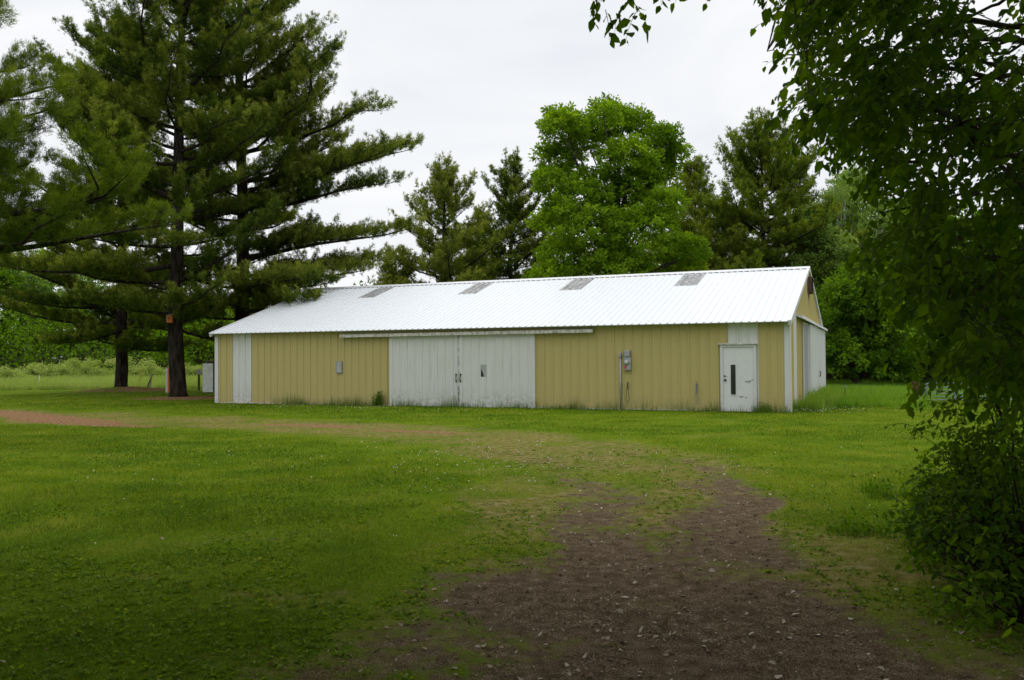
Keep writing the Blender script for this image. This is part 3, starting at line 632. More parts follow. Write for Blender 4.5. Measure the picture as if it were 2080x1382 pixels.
# big round leafy tree
r = R_(31); Y = 52; k = FPX / Y; bx_, by_ = at(1250, 760, Y)[0], Y; lob = []
for (px, py, rp) in ((1232, 232, 40), (1262, 240, 34), (1150, 255, 46), (1125, 250, 30), (1300, 262, 36), (1345, 290, 42), (1375, 312, 26), (1200, 300, 66), (1275, 330, 60), (1130, 330, 44), (1340, 345, 48), (1180, 400, 76), (1290, 400, 76), (1108, 372, 34),
                     (1115, 455, 44), (1200, 480, 80), (1310, 480, 76), (1350, 420, 42), (1140, 530, 62), (1375, 530, 60), (1405, 520, 32), (1250, 560, 85), (1120, 590, 60), (1330, 600, 80), (1200, 640, 90), (1280, 660, 90)):
    for q in range(2):
        p = at(px + r.normal(0, 6), py + r.normal(0, 6), Y + r.uniform(-3.2, 1.5)); lob.append((p[0] - bx_, p[1] - by_, p[2], rp / k * (1 if q == 0 else .8)))
make_broadleaf('broadleaf_tree', (bx_, by_), 'big bright green round-crowned tree rising behind the middle of the roof', r, lob, 17, .3, (.20, .095), 1.5, 28, M_leaf, group=None, bt=.48, cat='leafy tree')
def rand_lobes(r, H, w, n, zlo=.3, rr=(1.0, 1.9)):
    L = []
    for i in range(n):
        t = (i + .5) / n; z = H * (zlo + (1 - zlo) * t * .93); rw = w * math.sin(math.pi * min(.97, .28 + .68 * t)) ** .8
        a = r.uniform(0, 6.28); q = rw * math.sqrt(r.random()); L.append((q * math.cos(a), q * math.sin(a), z, r.uniform(*rr) * (1 if t < .85 else .75)))
    return L
# right of the barn: deep green trees
GR = 'woodland trees to the right of the barn'
def woods(px, ytop, Y, wpx, seed, label, mt, n=26, zlo=.12, leaf=(.2, .12), sub=.8, per=20, name='broadleaf_tree', bark=None, stems=1, bt=.4, group=GR, rr=(1.0, 1.9), droop=-.35):
    r = R_(seed); p = at(px, ytop, Y); w = wpx / (FPX / Y)
    return make_broadleaf(name, (p[0], Y), label, r, rand_lobes(r, p[2], w, n, zlo, rr), p[2], .22, leaf, sub, per, mt, bark, group, 'tree', bt, stems, droop)
woods(1725, 335, 70, 105, 49, 'tall light green tree filling the gap right of the olive pines', M_leafp, 44, .2, bt=.35, rr=(1.1, 2.0))
woods(1830, 395, 72, 105, 39, 'tall mid green tree behind the birch stems', M_leaf, 44, .2, bt=.3, rr=(1.1, 2.0))
w1 = woods(1745, 560, 47, 95, 41, 'dark green low-branched tree directly beside the gable end', M_leafd, 30, .14, bt=.6)
woods(1870, 520, 50, 100, 42, 'dark green tree behind the wooden gate post', M_leafd, 30, .14)
woods(1700, 345, 66, 95, 43, 'pale fine-leaved birch with white stems right of the olive pines', M_leafp, 36, .25, (.12, .07), .45, 22, 'birch_tree', M_birch, 4, .5, GR, (.8, 1.5))
woods(1780, 400, 64, 90, 44, 'yellow-green tree with pale stems glimpsed through the overhanging leaves', M_leafp, 34, .25, (.13, .08), .5, 22, 'birch_tree', M_birch, 3, .55, GR, (.8, 1.5))
woods(1900, 420, 60, 120, 45, 'mid green tree high behind the foreground foliage on the right', M_leaf, 34, .15, bt=.3)
woods(2010, 440, 56, 120, 46, 'broad green tree behind the metal gate', M_leafd, 34, .15, bt=.5)
woods(2110, 430, 52, 120, 47, 'green tree at the far right edge of the field', M_leafd, 30, .12)
woods(1655, 430, 58, 60, 48, 'mid green tree filling the gap behind the barn peak', M_leafp, 26, .15)
# left background row
GL = 'distant trees along the left field edge'
LW = []
for i, (px, yt, Y, wpx, seed, mt, lab) in enumerate(((20, 520, 92, 75, 51, M_leafp, 'distant blue-green tree at the very left edge'), (95, 505, 98, 65, 52, M_leaf, 'tallest distant tree left of the pine boughs'),
        (170, 560, 95, 70, 53, M_leafp, 'distant tree seen under the low left boughs'), (270, 600, 100, 70, 54, M_leafd, 'distant dark tree between the left edge and the mounded pine'), (330, 620, 96, 55, 55, M_leafd, 'distant tree seen between the two pine trunks'),
        (420, 610, 90, 55, 56, M_leaf, 'distant bright tree seen between pine trunk and barn corner'), (500, 590, 95, 60, 57, M_leafp, 'distant tree partly behind the left barn corner'), (-60, 500, 88, 80, 58, M_leafd, 'distant tree beyond the left edge'))):
    LW.append(woods(px, yt, Y, wpx, seed, lab, mt, 26, .10, (.26, .16), .5, 18, group=GL, bt=.45, bark=M_birch if i % 2 else None, rr=(1.3, 2.4)))
# low bright shrubs in front of that row
GS = 'pale shrubs along the back of the left field'
for i, (px, yt, Y, w, lab) in enumerate(((30, 752, 70, 40, 'pale shrub low at the left edge of the field'), (85, 745, 72, 50, 'wide pale shrub left of the small white stake'), (150, 742, 74, 40, 'pale shrub beneath the long low pine bough'), (180, 735, 70, 34, 'upright pale shrub left of the mounded pine'),
                                         (222, 752, 74, 26, 'small pale shrub against the mounded pine trunk'), (268, 738, 72, 32, 'pale shrub just right of the mounded pine trunk'), (320, 752, 76, 24, 'small shrub between the two pine trunks'), (395, 750, 74, 24, 'small shrub right of the barn-side pine trunk'))):
    r = R_(70 + i); p = at(px, yt, Y); ww = w / (FPX / Y)
    lb = [(r.uniform(-ww, ww), r.uniform(-.8, .8), max(.3, p[2] * r.uniform(.3, .95)), r.uniform(.35, .6)) for _ in range(12)]
    make_broadleaf('shrub', (p[0], Y), lab, r, lb, p[2] * .8, .05, (.14, .06), 2.2, 14, M_field, group=GS, cat='shrub', bt=.4)

# dim brushy thicket under the woods (uncountable)
def brush(name, xs, ys, n, h, label, mt, cat='undergrowth', w=.05, lean=.7, seed=0, t0=.3):
    r = R_(seed); x = r.uniform(*xs, n); y = r.uniform(*ys, n) if not callable(ys) else ys(x, r); hh = h * r.uniform(.4, 1.1, n)
    V, Fc = tri_blades(x, y, hh, w, lean, z=np.zeros(n), r=r); o = fast(name, V, Fc, mt, tint=np.clip(r.normal(t0, .18, n), 0, 1)); tag(o, label, cat, kind='stuff'); return o
M_twig = leafmat('bare_twigs', (.035, .028, .022), (.08, .065, .05), (.17, .15, .12), .05, .9, .1)
brush('undergrowth', (-62, -6), (84, 92), 9000, 3.2, 'grey twiggy brush at the foot of the distant left trees', M_twig, seed=81, w=.05, lean=.5)
brush('undergrowth', (12, 48), (52, 60), 26000, 3.2, 'dark brush in the shade under the trees right of the barn', M_twig, seed=82, w=.07, lean=.6, t0=.15)
def leafwall(name, xs, ys, zs, n, label, mt, seed, ln=.3, t0=.2):
    r = R_(seed); P = np.stack([r.uniform(*xs, n), r.uniform(*ys, n), r.uniform(0, 1, n) ** 1.3 * (zs[1] - zs[0]) + zs[0]], -1)
    P[:, 2] *= .25 + .95 * vnoise(P[:, 0], P[:, 1] * .3, 4.5, seed + 1); cl = vnoise(P[:, 0], P[:, 2] * 1.4 + P[:, 1], 1.2, seed); P = P[cl > .4]
    V, Fc, t = leaves(P, unit(r.normal(0, 1, (len(P), 3)) + [0, 0, -.3]), r, ln, ln * .55, np.clip(r.normal(t0, .15, len(P)), 0, 1)); o = fast(name, V, Fc, mt, tint=t); tag(o, label, 'woodland', kind='stuff')
leafwall('woodland', (10, 62), (62, 78), (0, 10), 90000, 'far-off woodland mass behind the right-hand trees', M_leafd, 83)
leafwall('woodland', (-80, 2), (104, 118), (0, 10), 60000, 'far-off woodland mass behind the left-hand trees', M_leafd, 84, .45)
leafwall('woodland', (-22, 12), (74, 84), (0, 7), 30000, 'far-off woodland mass behind the barn', M_leafd, 85, .4)

leafwall('thicket', (-62, -8), (80, 88), (0, 6.5), 34000, 'green thicket mixed with the twiggy brush along the left field', M_leaf, 86, .3, .25)
# ------------------------------------------------------------------ foreground tree on the right, canopy over the camera
def ovate(P, D, r, ln, tint, nrm=None, wr=.56):
    """pointed oval leaves: 8 triangles folded on the midrib and curled"""
    n = len(P); up = nrm if nrm is not None else unit(r.normal(0, .6, (n, 3)) + [0, 0, 1]); q = unit(np.cross(D, up)); u = np.cross(q, D)
    l = (ln * r.uniform(.65, 1.2, n))[:, None]; w = l * wr / 2; cu = r.uniform(-.05, .22, n)[:, None] * l
    mid = [P + D * l * s - u * cu * s * s for s in (0, .3, .65, 1)]
    Lf = [mid[1] + q * w * .95 + u * w * .28, mid[2] + q * w * .72 + u * w * .2]; Rt = [mid[1] - q * w * .95 + u * w * .28, mid[2] - q * w * .72 + u * w * .2]
    V = np.stack(mid + Lf + Rt, 1).reshape(-1, 3); i = np.arange(n)[:, None] * 8
    Fc = np.concatenate([i + [0, 4, 1], i + [1, 4, 5], i + [1, 5, 2], i + [2, 5, 3], i + [0, 1, 6], i + [1, 7, 6], i + [1, 2, 7], i + [2, 3, 7]], 1).reshape(-1, 3)
    return V, Fc, np.repeat(tint, 8)
def sprays(S, r, ln_tw, leafln, dirbias, b, tint=.4, sp=.042):
    """drooping leafy twigs starting at points S"""
    Ps, Ds, Ts = [], [], []
    for s in S:
        L = r.uniform(.55, 1.15) * ln_tw; d = unit(np.array(dirbias) + r.normal(0, .35, 3)); n = 6; P = [s]
        for k in range(n): d = unit(d + np.array([0, 0, -.16]) + r.normal(0, .07, 3)); P.append(P[-1] + d * L / n)
        P = np.array(P); b.tube(P, np.linspace(.003, .001, n + 1), 3, cap=False)
        m = max(4, int(L / sp)); t = np.linspace(.08, 1, m) * n; Q = np.stack([np.interp(t, np.arange(n + 1), P[:, i]) for i in range(3)], -1)
        Tg = unit(np.stack([np.interp(t, np.arange(n + 1), np.gradient(P[:, i])) for i in range(3)], -1)); sd = np.where(np.arange(m) % 2, 1, -1)[:, None]
        pr = unit(np.cross(Tg, [0, 0, 1]) + 1e-3); D = unit(Tg * .55 + pr * sd * .75 + np.array([0, 0, -.45]) + r.normal(0, .22, (m, 3)))
        Ps.append(Q + pr * sd * .008); Ds.append(D); Ts.append(np.clip(tint + r.normal(0, .12) + r.normal(0, .1, m), 0, 1))
    return np.vstack(Ps), np.vstack(Ds), np.concatenate(Ts)
def left_edge(py):
    return np.interp(py, [-60, 0, 100, 150, 250, 290, 330, 420, 470, 520, 600, 680, 740, 800, 860, 960], [1550, 1580, 1595, 1585, 1590, 1640, 1715, 1720, 1740, 1785, 1830, 1880, 1920, 1970, 1990, 1990])
r = R_(92); c0 = np.array((7.2, 8.6, 0)); root = empty('overhanging_tree', tuple(c0)); tag(root, 'leafy tree with hanging branches and large leaves filling the right edge', 'tree')
b = MB(); zt = np.linspace(-.1, 8, 8); tp = np.stack([.1 * np.sin(zt), .05 * zt, zt], -1); b.tube(tp, np.linspace(.24, .1, 8), 10)
BR = []      # branch points for twigs to join
def branch(pts, r0, rr=r):
    pts = [np.asarray(p, float) for p in pts]; P = []
    for i in range(len(pts) - 1):
        for q in np.linspace(0, 1, 6)[:-1]: P.append(pts[i] * (1 - q) + pts[i + 1] * q + rr.normal(0, .03, 3))
    P.append(pts[-1]); P = np.array(P); b.tube(P, np.linspace(r0, r0 * .25, len(P)), 6, cap=False); BR.extend(list(P[3:])); return P
for (a, z0, r0) in (((1700, 40, 7.5), 4.2, .05), ((1750, 130, 6.6), 3.6, .045), ((1690, 220, 8.0), 3.6, .04), ((1780, 330, 7.2), 3.1, .045), ((1800, 430, 8.4), 3.0, .04), ((1850, 560, 7.0), 2.4, .04), ((1880, 660, 8.2), 2.2, .035), ((1640, -60, 6.2), 4.6, .05), ((1900, 60, 6.0), 4.0, .05), ((1950, 250, 5.8), 3.2, .045), ((1960, 760, 7.4), 1.8, .03)):
    e = at(*a) - c0; s = np.array([.1 * math.sin(z0), .05 * z0, z0]); m = (s + e) / 2 + np.array([0, 0, .35]); branch([s, m, e], r0)
    for q in range(3):
        f = r.uniform(.4, .9); p = s * (1 - f) + e * f + np.array([0, 0, .2]); branch([p, p + np.array([-.5, r.uniform(-.7, .7), r.uniform(-.3, .3)]), p + np.array([-.9, r.uniform(-1, 1), r.uniform(-.6, .1)])], .015)
# arm over the road carrying the sprays at the top of the view
for e in (at(1250, -60, 5.6) - c0, at(1400, -50, 5.4) - c0, at(1500, -160, 5.0) - c0):
    branch([np.array([.1, .2, 4.6]), np.array([-2.2, -1.4, 4.7]), e + np.array([.8, .1, .2]), e], .05)
BRA = np.array(BR)
S = []
while len(S) < 2350:
    py = r.uniform(-120, 930); px = r.uniform(1560, 2260); Y = r.uniform(5.2, 9.5)
    e = left_edge(py) + 52 + r.normal(0, 22)
    if px < e: continue
    if vnoise(px + 30 * Y, py, 85, 97) < (.42 if py < 480 else .3) and py < 700: continue
    if py > 800 or (py < 470 and r.random() < .35): continue
    S.append(at(px, py - 30, Y) - c0)
for i in range(1300):          # the rest of the crown, round and above its own trunk
    d = unit(r.normal(0, 1, 3)); p = np.array([.6, .4, 5.2]) + d * np.array([3.4, 3.4, 2.6]) * r.random() ** .4
    if p[0] + c0[0] > .571 * (p[1] + c0[1]) + .7 or p[2] > 1.7 + .47 * (p[1] + c0[1]): S.append(p)
S = np.array(S)
Q1 = sprays(S, r, .42, .082, (-.6, -.1, -.05), b, .36, .036)
edge = [at(px, py, Y) - c0 for (px, py, Y) in ((1625, -40, 6.0), (1640, 40, 6.2), (1650, 110, 6.0), (1660, 170, 6.3), (1640, 175, 5.9), (1625, 100, 6.4), (1745, 300, 7), (1740, 270, 6.4), (1760, 380, 7), (1770, 440, 6.8), (1800, 500, 7), (1610, 0, 5.8), (1700, 200, 6), (1780, 520, 7), (1830, 590, 6.6), (1890, 690, 6.4), (1640, 200, 6.1), (1635, 215, 6.1))]
Q2 = sprays(edge, r, .52, .085, (-.15, 0, -.8), b, .45)
hang = [at(px, py, 5.5) - c0 for (px, py) in ((1270, -12), (1238, -30), (1230, 20), (1295, -10), (1300, 15), (1215, -20), (1265, 10))]
Q3 = sprays(hang, r, .28, .078, (-.05, 0, -1), b, .4, .03)
hang = [at(px, py, 5.3) - c0 for (px, py) in ((1340, -25), (1375, -28), (1440, -35), (1560, -25))]
Q4 = sprays(hang, r, .13, .078, (-.2, 0, -1), b, .4, .03)
for s in np.vstack([S[::5], edge]):
    i = np.argmin(((BRA - s) ** 2).sum(1)); b.tube([BRA[i], (BRA[i] + s) / 2 + r.normal(0, .05, 3), s], [.006, .005, .003], 3, cap=False)
P = np.vstack([Q1[0], Q2[0], Q3[0], Q4[0]]); D = np.vstack([Q1[1], Q2[1], Q3[1], Q4[1]]); T = np.concatenate([Q1[2], Q2[2], Q3[2], Q4[2]])
V, Fc, t = ovate(P, D, r, .092 * r.uniform(.6, 1.15, len(P)), T, wr=.64)
b.build('trunk', M_bark2, root, True); fast('crown', V, Fc, M_elm, root, t)
# crowns of the wood the camera stands in (behind and beside it): they shade the foreground
GC = 'shade trees over the near end of the driveway'
for i, (x, y, H, w, lab) in enumerate(((9.5, 1, 12, 4.2, 'shade tree beside the near end of the driveway on the right'), (4.5, -6, 12, 4.5, 'shade tree behind the viewer on the right'), (-5, -5, 12, 4.8, 'shade tree behind the viewer on the left'), (-8.8, 2.5, 11, 3.6, 'shade tree beside the near lawn on the left'))):
    r = R_(100 + i); make_broadleaf('broadleaf_tree', (x, y), lab, r, [(a, c, z + .0, s) for a, c, z, s in rand_lobes(r, H, w, 30, .38, (1.2, 2.0))], H, .25, (.3, .2), .5, 14, M_leafd, group=GC, bt=.3)
r = R_(110); b2 = []
while len(b2) < 120:
    x_, y_, z_, s_ = r.uniform(-9, 8), r.uniform(-4, 12.5), r.uniform(5.2, 11), r.uniform(.9, 1.5)
    if z_ - s_ * 1.25 > 2.1 + .43 * (y_ - 1.5) and (x_ + .5) ** 2 / 85 + (y_ - 4) ** 2 / 110 < 1: b2.append((x_, y_, z_, s_))
make_broadleaf('broadleaf_tree', (-.5, -1.5), 'tall tree right behind the viewer whose crown spans the driveway', r, b2, 11, .3, (.28, .19), .8, 14, M_leafd, group=GC, bt=.3)

# slender crooked sapling and the bush at its foot, right foreground
r = R_(120); c0 = np.array((4.75, 7.6, 0)); root = empty('sapling', tuple(c0)); tag(root, 'crooked thin sapling with dark stems in front of the metal gate', 'sapling')
b = MB(); BR = []; BRs = []
for (pts, r0) in ((((2065, 1080), (2055, 940), (2030, 850), (2000, 770), (2010, 690)), .022), (((2050, 1060), (2035, 960), (2015, 880), (2010, 800), (1960, 720)), .014), (((2060, 1000), (2010, 930), (1960, 895), (1925, 880)), .010), (((2075, 1050), (2078, 900), (2060, 780)), .014)):
    branch([at(px, py, 7.6 + .3 * math.sin(i_ * 2)) - c0 for i_, (px, py) in enumerate(pts)], r0, r)
S = []
for i in range(270):
    p = BR[r.integers(len(BR))] + r.normal(0, .16, 3); S.append(p)
Q = sprays(S, r, .26, .06, (-.5, -.1, .1), b, .38, .035)
V, Fc, t = ovate(Q[0], Q[1], r, .055, Q[2]); b.build('trunk', M_bark, root, True); fast('crown', V, Fc, M_elm, root, t)
GBu = 'bushes at the right edge of the driveway'
def bush(px, py, Y, rx, h, n, seed, label, tint=.4, ln=.072):
    r = R_(seed); c = at(px, py, Y); c = np.array((c[0], Y, 0)); root = empty('bush', tuple(c)); tag(root, label, 'bush', GBu); b = MB(); S = []
    for i in range(n):
        a = r.uniform(0, 6.28); q = math.sqrt(r.random()) * rx; z = h * r.random() ** .7 * (1 - .55 * (q / rx) ** 2); p = np.array([q * math.cos(a), q * math.sin(a), max(.05, z)]); S.append(p)
        if i % 3 == 0: b.tube([(p[0] * .2, p[1] * .2, 0), (p[0] * .7, p[1] * .7, p[2] * .6), p], [.010, .007, .004], 4, cap=False)
    Q = sprays(S, r, .24, ln, (-.2, -.3, .35), b, tint, .035); V, Fc, t = ovate(Q[0], Q[1], r, ln, Q[2]); b.build('stems', M_bark, root, True); fast('foliage', V, Fc, M_elm, root, t); return root
bush(2035, 1100, 7.2, .7, 1.15, 460, 131, 'dense dark bush under the crooked sapling', .36)
bush(2120, 1150, 6.2, .75, 1.2, 480, 132, 'dark bush cut by the right edge of the view', .3)
bush(1945, 1060, 8.0, .45, .7, 260, 133, 'smaller bush behind the dense dark bush, nearer the lawn', .42)
bush(2090, 1230, 5.7, .5, .42, 110, 134, 'low broad-leaved bush nearest the viewer at lower right', .5, .08)

# ------------------------------------------------------------------ grasses, weeds, flowers, litter
r = R_(140)
def frustum_pts(n, y0, y1, pw=1.0, xm=.62):
    u = r.random(n); y = (y0 ** (1 - pw) + u * (y1 ** (1 - pw) - y0 ** (1 - pw))) ** (1 / (1 - pw)) if pw != 1 else y0 * (y1 / y0) ** u
    x = r.uniform(-1, 1, n) * (xm * y + .6); return x, y
def inside_barn(x, y, m=.0):
    dx, dy = x - AX, y - AY; u = dx * ct + dy * st; v = -dx * st + dy * ct; return (u > -LEN - m) & (u < m) & (v > -m) & (v < WID + m)
x, y = frustum_pts(560000, 3.6, 46, 1.15)
dm = dirt_mask(x, y); rm = red_mask(x, y); wm = worn_mask(x, y)
keep = (r.random(len(x)) > np.clip(dm * 2.6 - .9 * vnoise(x, y, .5, 77) - .25 * vnoise(x, y, .12, 78), 0, .99)) & (r.random(len(x)) > rm * .93) & (r.random(len(x)) > wm * .45) & ~inside_barn(x, y, .03)
x, y, wm = x[keep], y[keep], wm[keep]
pn = vnoise(x, y, 1.6, 31) * .6 + vnoise(x, y, .35, 32) * .4
h = np.where(r.random(len(x)) < .04, 2.3, 1.0) * (.016 + .045 * pn ** 1.5) * r.uniform(.5, 1.3, len(x)) * (1 - .5 * wm); w = np.maximum(.004, .0008 * y)
V, Fc = tri_blades(x, y, h, w, 2.2, r=r)
g = fast('lawn_grass', V, Fc, M_grass, tint=np.clip(-.22 + .5 * vnoise(x, y, 2.3, 33) + .5 * vnoise(x, y, .45, 34) + .34 * wm + r.normal(0, .15, len(x)), 0, 1)); tag(g, 'short mown grass blades covering the lawn', 'grass', kind='stuff')
# broad-leaved lawn weeds
x, y = frustum_pts(11000, 3.6, 17, 1.2); k = (vnoise(x, y, 1.1, 41) > .4) & (dirt_mask(x, y) < .45); x, y = x[k], y[k]
m = 6; xx = np.repeat(x, m); yy = np.repeat(y, m); a = r.uniform(0, 6.28, len(xx)); el_ = r.uniform(.05, .7, len(xx))
D = np.stack([np.cos(a) * np.cos(el_), np.sin(a) * np.cos(el_), np.sin(el_)], -1); P = np.stack([xx, yy, height(xx, yy)], -1) + D * .01
V, Fc, t = ovate(P, D, r, .034 * r.uniform(.4, 1.4, len(xx)), np.clip(r.normal(.45, .22, len(xx)), 0, 1), wr=.6); o = fast('lawn_weeds', V, Fc, leafmat('weed_leaves', (.05, .11, .008), (.12, .21, .015), (.26, .34, .06), .35), tint=t); tag(o, 'broad-leaved weeds and clover scattered in the lawn', 'weeds', kind='stuff')
# clover heads
pts = []
for (cx, cy, sx_, sy_, n) in ((-.3, 14, 1.1, 1.6, 110), (-3, 15, 2.2, 2, 45), (-8.5, 31.3, 1.2, .5, 40), (-4.8, 30.0, .9, .5, 45), (-1, 28, 3, 1.3, 40), (0, 12, 5, 3, 40), (5, 14, 2, 4, 25), (9.4, 27.2, .9, .8, 120)):
    pts.append(np.stack([r.normal(cx, sx_, n), r.normal(cy, sy_, n)], -1))
pts = np.vstack(pts); pts = pts[(dirt_mask(pts[:, 0], pts[:, 1]) < .5) & ~inside_barn(pts[:, 0], pts[:, 1], .1)]
oc = np.array([(1, 0, 0), (-1, 0, 0), (0, 1, 0), (0, -1, 0), (0, 0, 1), (0, 0, -1)], float); of = np.array([(0, 2, 4), (2, 1, 4), (1, 3, 4), (3, 0, 4), (2, 0, 5), (1, 2, 5), (3, 1, 5), (0, 3, 5)])
n = len(pts); c = np.column_stack([pts, height(pts[:, 0], pts[:, 1]) + r.uniform(.06, .1, n)]); sc = r.uniform(.006, .012, n)
V = (c[:, None] + oc[None] * sc[:, None, None]).reshape(-1, 3); Fc = (np.arange(n)[:, None, None] * 6 + of[None]).reshape(-1, 3); o = fast('clover_flowers', V, Fc, M_flower); tag(o, 'small white clover heads dotted over the lawn', 'flowers', kind='stuff')
# dead leaves and bits on the dirt
x = r.uniform(-3.5, 5.5, 42000); y = 3.4 * (16 / 3.4) ** r.random(42000); k = r.random(len(x)) < np.clip(dirt_mask(x, y) * 1.1 + .006 + .8 * ((x > 1.5 + .22 * y) & (y < 8)), 0, 1); x, y = x[k], y[k]
big = r.random(len(x)) < .02 + .2 * vnoise(x, y, .7, 66) ** 2; a = r.uniform(0, 6.28, len(x)); el_ = r.normal(.1, .28, len(x)); D = np.stack([np.cos(a) * np.cos(el_), np.sin(a) * np.cos(el_), np.sin(el_)], -1)
ti = np.where(big, r.uniform(.3, 1, len(x)) ** .8, r.uniform(0, 1, len(x)) ** 2.2)
Vb, Fb, tb = ovate(np.stack([x, y, height(x, y) + .012], -1)[big], D[big], r, .042 * r.uniform(.35, 1.35, (int(big.sum()))), ti[big], wr=r.uniform(.3, .9, (int(big.sum()), 1))); Vs, Fs, ts = ovate(np.stack([x, y, height(x, y) + .008], -1)[~big], D[~big], r, .024 * r.uniform(.3, 1.6, int((~big).sum())), ti[~big], wr=np.where(r.random((int((~big).sum()), 1)) < .55, .07, r.uniform(.2, .8, (int((~big).sum()), 1))))
o = fast('leaf_litter', np.vstack([Vb, Vs]), np.vstack([Fb, Fs + len(Vb)]), M_litter, tint=np.concatenate([tb, ts])); tag(o, 'pale dead leaves and chips littering the dirt driveway', 'leaf litter', kind='stuff')
# field grass, left
def fieldgrass(name, xs, ys, n, h, label, seed, mt=M_field, w=.03, lean=.5, t0=.5, fn=None):
    rr = R_(seed); x = rr.uniform(*xs, n); y = ys[0] + (ys[1] - ys[0]) * rr.random(n) ** 1.4
    k = ~inside_barn(x, y, .1)
    if fn: k &= fn(x, y)
    x, y = x[k], y[k]; hh = h * (.45 + .8 * vnoise(x, y, 3, seed)) * rr.uniform(.6, 1.1, len(x))
    V, Fc = tri_blades(x, y, hh, w, lean, r=rr); o = fast(name, V, Fc, mt, tint=np.clip(rr.normal(t0, .15, len(x)) + .2 * (vnoise(x, y, 5, seed + 1) - .5), 0, 1)); tag(o, label, 'grass', kind='stuff')
fieldgrass('tall_grass', (-62, -8), (53, 84), 150000, .62, 'pale tall unmown grass of the left field beyond the pines', 151, w=.035, t0=.45)
fieldgrass('tall_grass', (10.5, 40), (33, 56), 120000, .42, 'bright unmown grass bank in front of the woodland right of the barn', 152, M_bank, .03, t0=.45, fn=lambda x, y: y > 32.5 + (x - 10) * .25 + .8 * vnoise(x, y, 1.5, 5))
fieldgrass('tall_grass', (8.9, 12.2), (28.8, 36), 16000, .45, 'rank grass along the foot of the gable doors', 153, M_bank, .02, t0=.4, fn=lambda x, y: (x - AX) * ct + (y - AY) * st < 1.3 + .6 * vnoise(x, y, .6, 9))
# stalks along the foot of the front wall
n = 5200; u = -LEN * r.random(n); k = (u > -19) & (r.random(n) < .25 + vnoise(u, u * 0, .55, 61) ** 2 * 1.2); u = u[k]; v = -.03 - .22 * r.random(len(u)); wp = np.array([b2w(a, c) for a, c in zip(u, v)])
hh = r.uniform(.08, .5, len(u)) * (.35 + .9 * vnoise(u, u * 0, .45, 62)); V, Fc = tri_blades(wp[:, 0], wp[:, 1], hh, .010, .5, z=np.zeros(len(u)), r=r)
o = fast('wall_grass', V, Fc, M_weed, tint=np.clip(r.normal(.35, .2, len(u)), 0, 1)); tag(o, 'thin grass stalks growing against the foot of the barn wall', 'grass', kind='stuff')
# weeds: small bush on the front wall, clump at the corner
GW = 'weed clumps against the barn'
def weed(x, y, rx, h, n, seed, label, tint=.4, ln=.07, flowers=0):
    r = R_(seed); root = empty('weed_clump', (x, y, 0)); tag(root, label, 'weed', GW); cc = r.normal(0, rx * .45, (9, 2)); ch = r.uniform(.45, 1.1, 9); ci = r.integers(0, 9, n); X = cc[ci] + r.normal(0, rx * .2, (n, 2))
    V, Fc = tri_blades(X[:, 0], X[:, 1], h * ch[ci] * r.uniform(.3, 1.05, n) ** 1.2, .010 if rx < .5 else .014, .7, z=np.zeros(n), r=r)
    fast('stalks', V, Fc, M_bank if rx > .45 else M_weed, root, np.clip(r.normal(tint, .15, n), 0, 1)); m = n // 2; X = X[:m]; z = h * ch[ci[:m]] * r.uniform(.1, .8, m)
    V, Fc, t = ovate(np.column_stack([X, z]), unit(r.normal(0, 1, (m, 3)) + [0, 0, .3]), r, ln, np.clip(r.normal(tint, .15, m), 0, 1)); fast('leaves', V, Fc, M_leaf if rx > .45 else M_leafd, root, t)
p = b2w(-14.35, -.2); weed(p[0], p[1], .17, .62, 420, 161, 'small upright green weed left of the white sliding doors', .4)
p = b2w(.45, .9); weed(p[0], p[1], .55, .62, 1500, 162, 'lush grass clump at the right corner of the barn', .6, .05)
p = b2w(.7, 2.6); weed(p[0], p[1], .7, .75, 1800, 163, 'tall weeds beside the white strip of the gable end', .6, .05)
p = b2w(-.75, -.15); weed(p[0], p[1], .3, .35, 500, 164, 'low grass clump right of the entry door', .5, .04)
p = b2w(.9, 5.0); weed(p[0], p[1], .8, .7, 1700, 165, 'weeds under the gable doors', .65, .05)
for i, (px, py, Y, rx, h, lab) in enumerate(((1760, 835, 30.5, .8, .35, 'low green tuft right of the thin metal stake'), (1850, 838, 29.5, 1.0, .42, 'wide dark tuft in front of the wooden gate post'), (222, 800, 47.3, .8, .35, 'leafy sprouts left of the mounded pine trunk'), (285, 800, 47.5, .5, .3, 'leafy sprouts right of the mounded pine trunk'))):
    q = at(px, py, Y); weed(q[0], Y, rx, h, 1200, 170 + i, lab, .45, .06)

for i, (px, py, h, rx, lab) in enumerate(((1745, 1090, .26, .32, 'leafy weeds between the driveway and the bushes'), (1790, 1010, .34, .35, 'leafy weeds at the lawn side of the bushes'))):
    Y = 1.696 * FPX / (py - 727); q = at(px, py, Y); weed(q[0], Y, rx, h, 260, 180 + i, lab, .35, .045)
# ------------------------------------------------------------------ gate, posts, shed and odds and ends
def pipe(b, P, r0, n=8): b.tube(P, r0, n)
q = at(1861, 800, 32.5); e = empty('gate_post', (q[0], q[1], 0)); tag(e, 'short reddish wooden post holding the tube gate', 'post')
MB().box((-.09, -.09, -.1), (.09, .09, .72)).build('post', M_redwood, e, bevel=.015); MB().tube([(.1, -.1, .05), (.12, -.1, .62)], .02, 6).build('hinge_rod', M_galv, e)
q = at(1878, 800, 32.0); e = empty('tube_gate', (q[0] + .05, q[1], 0), rad(-6)); e.scale = (1, 1, .8); tag(e, 'blue-grey tube gate standing open beside the wooden post', 'gate'); W_ = 3.4
b = MB(); b.tube([(0, 0, .12), (0, 0, .74), (.03, 0, .82), (.12, 0, .86), (W_, 0, .86), (W_ + .05, 0, .8), (W_ + .05, 0, .12), (0, 0, .12)], .028, 8); b.build('gate_frame', M_gate, e, True)
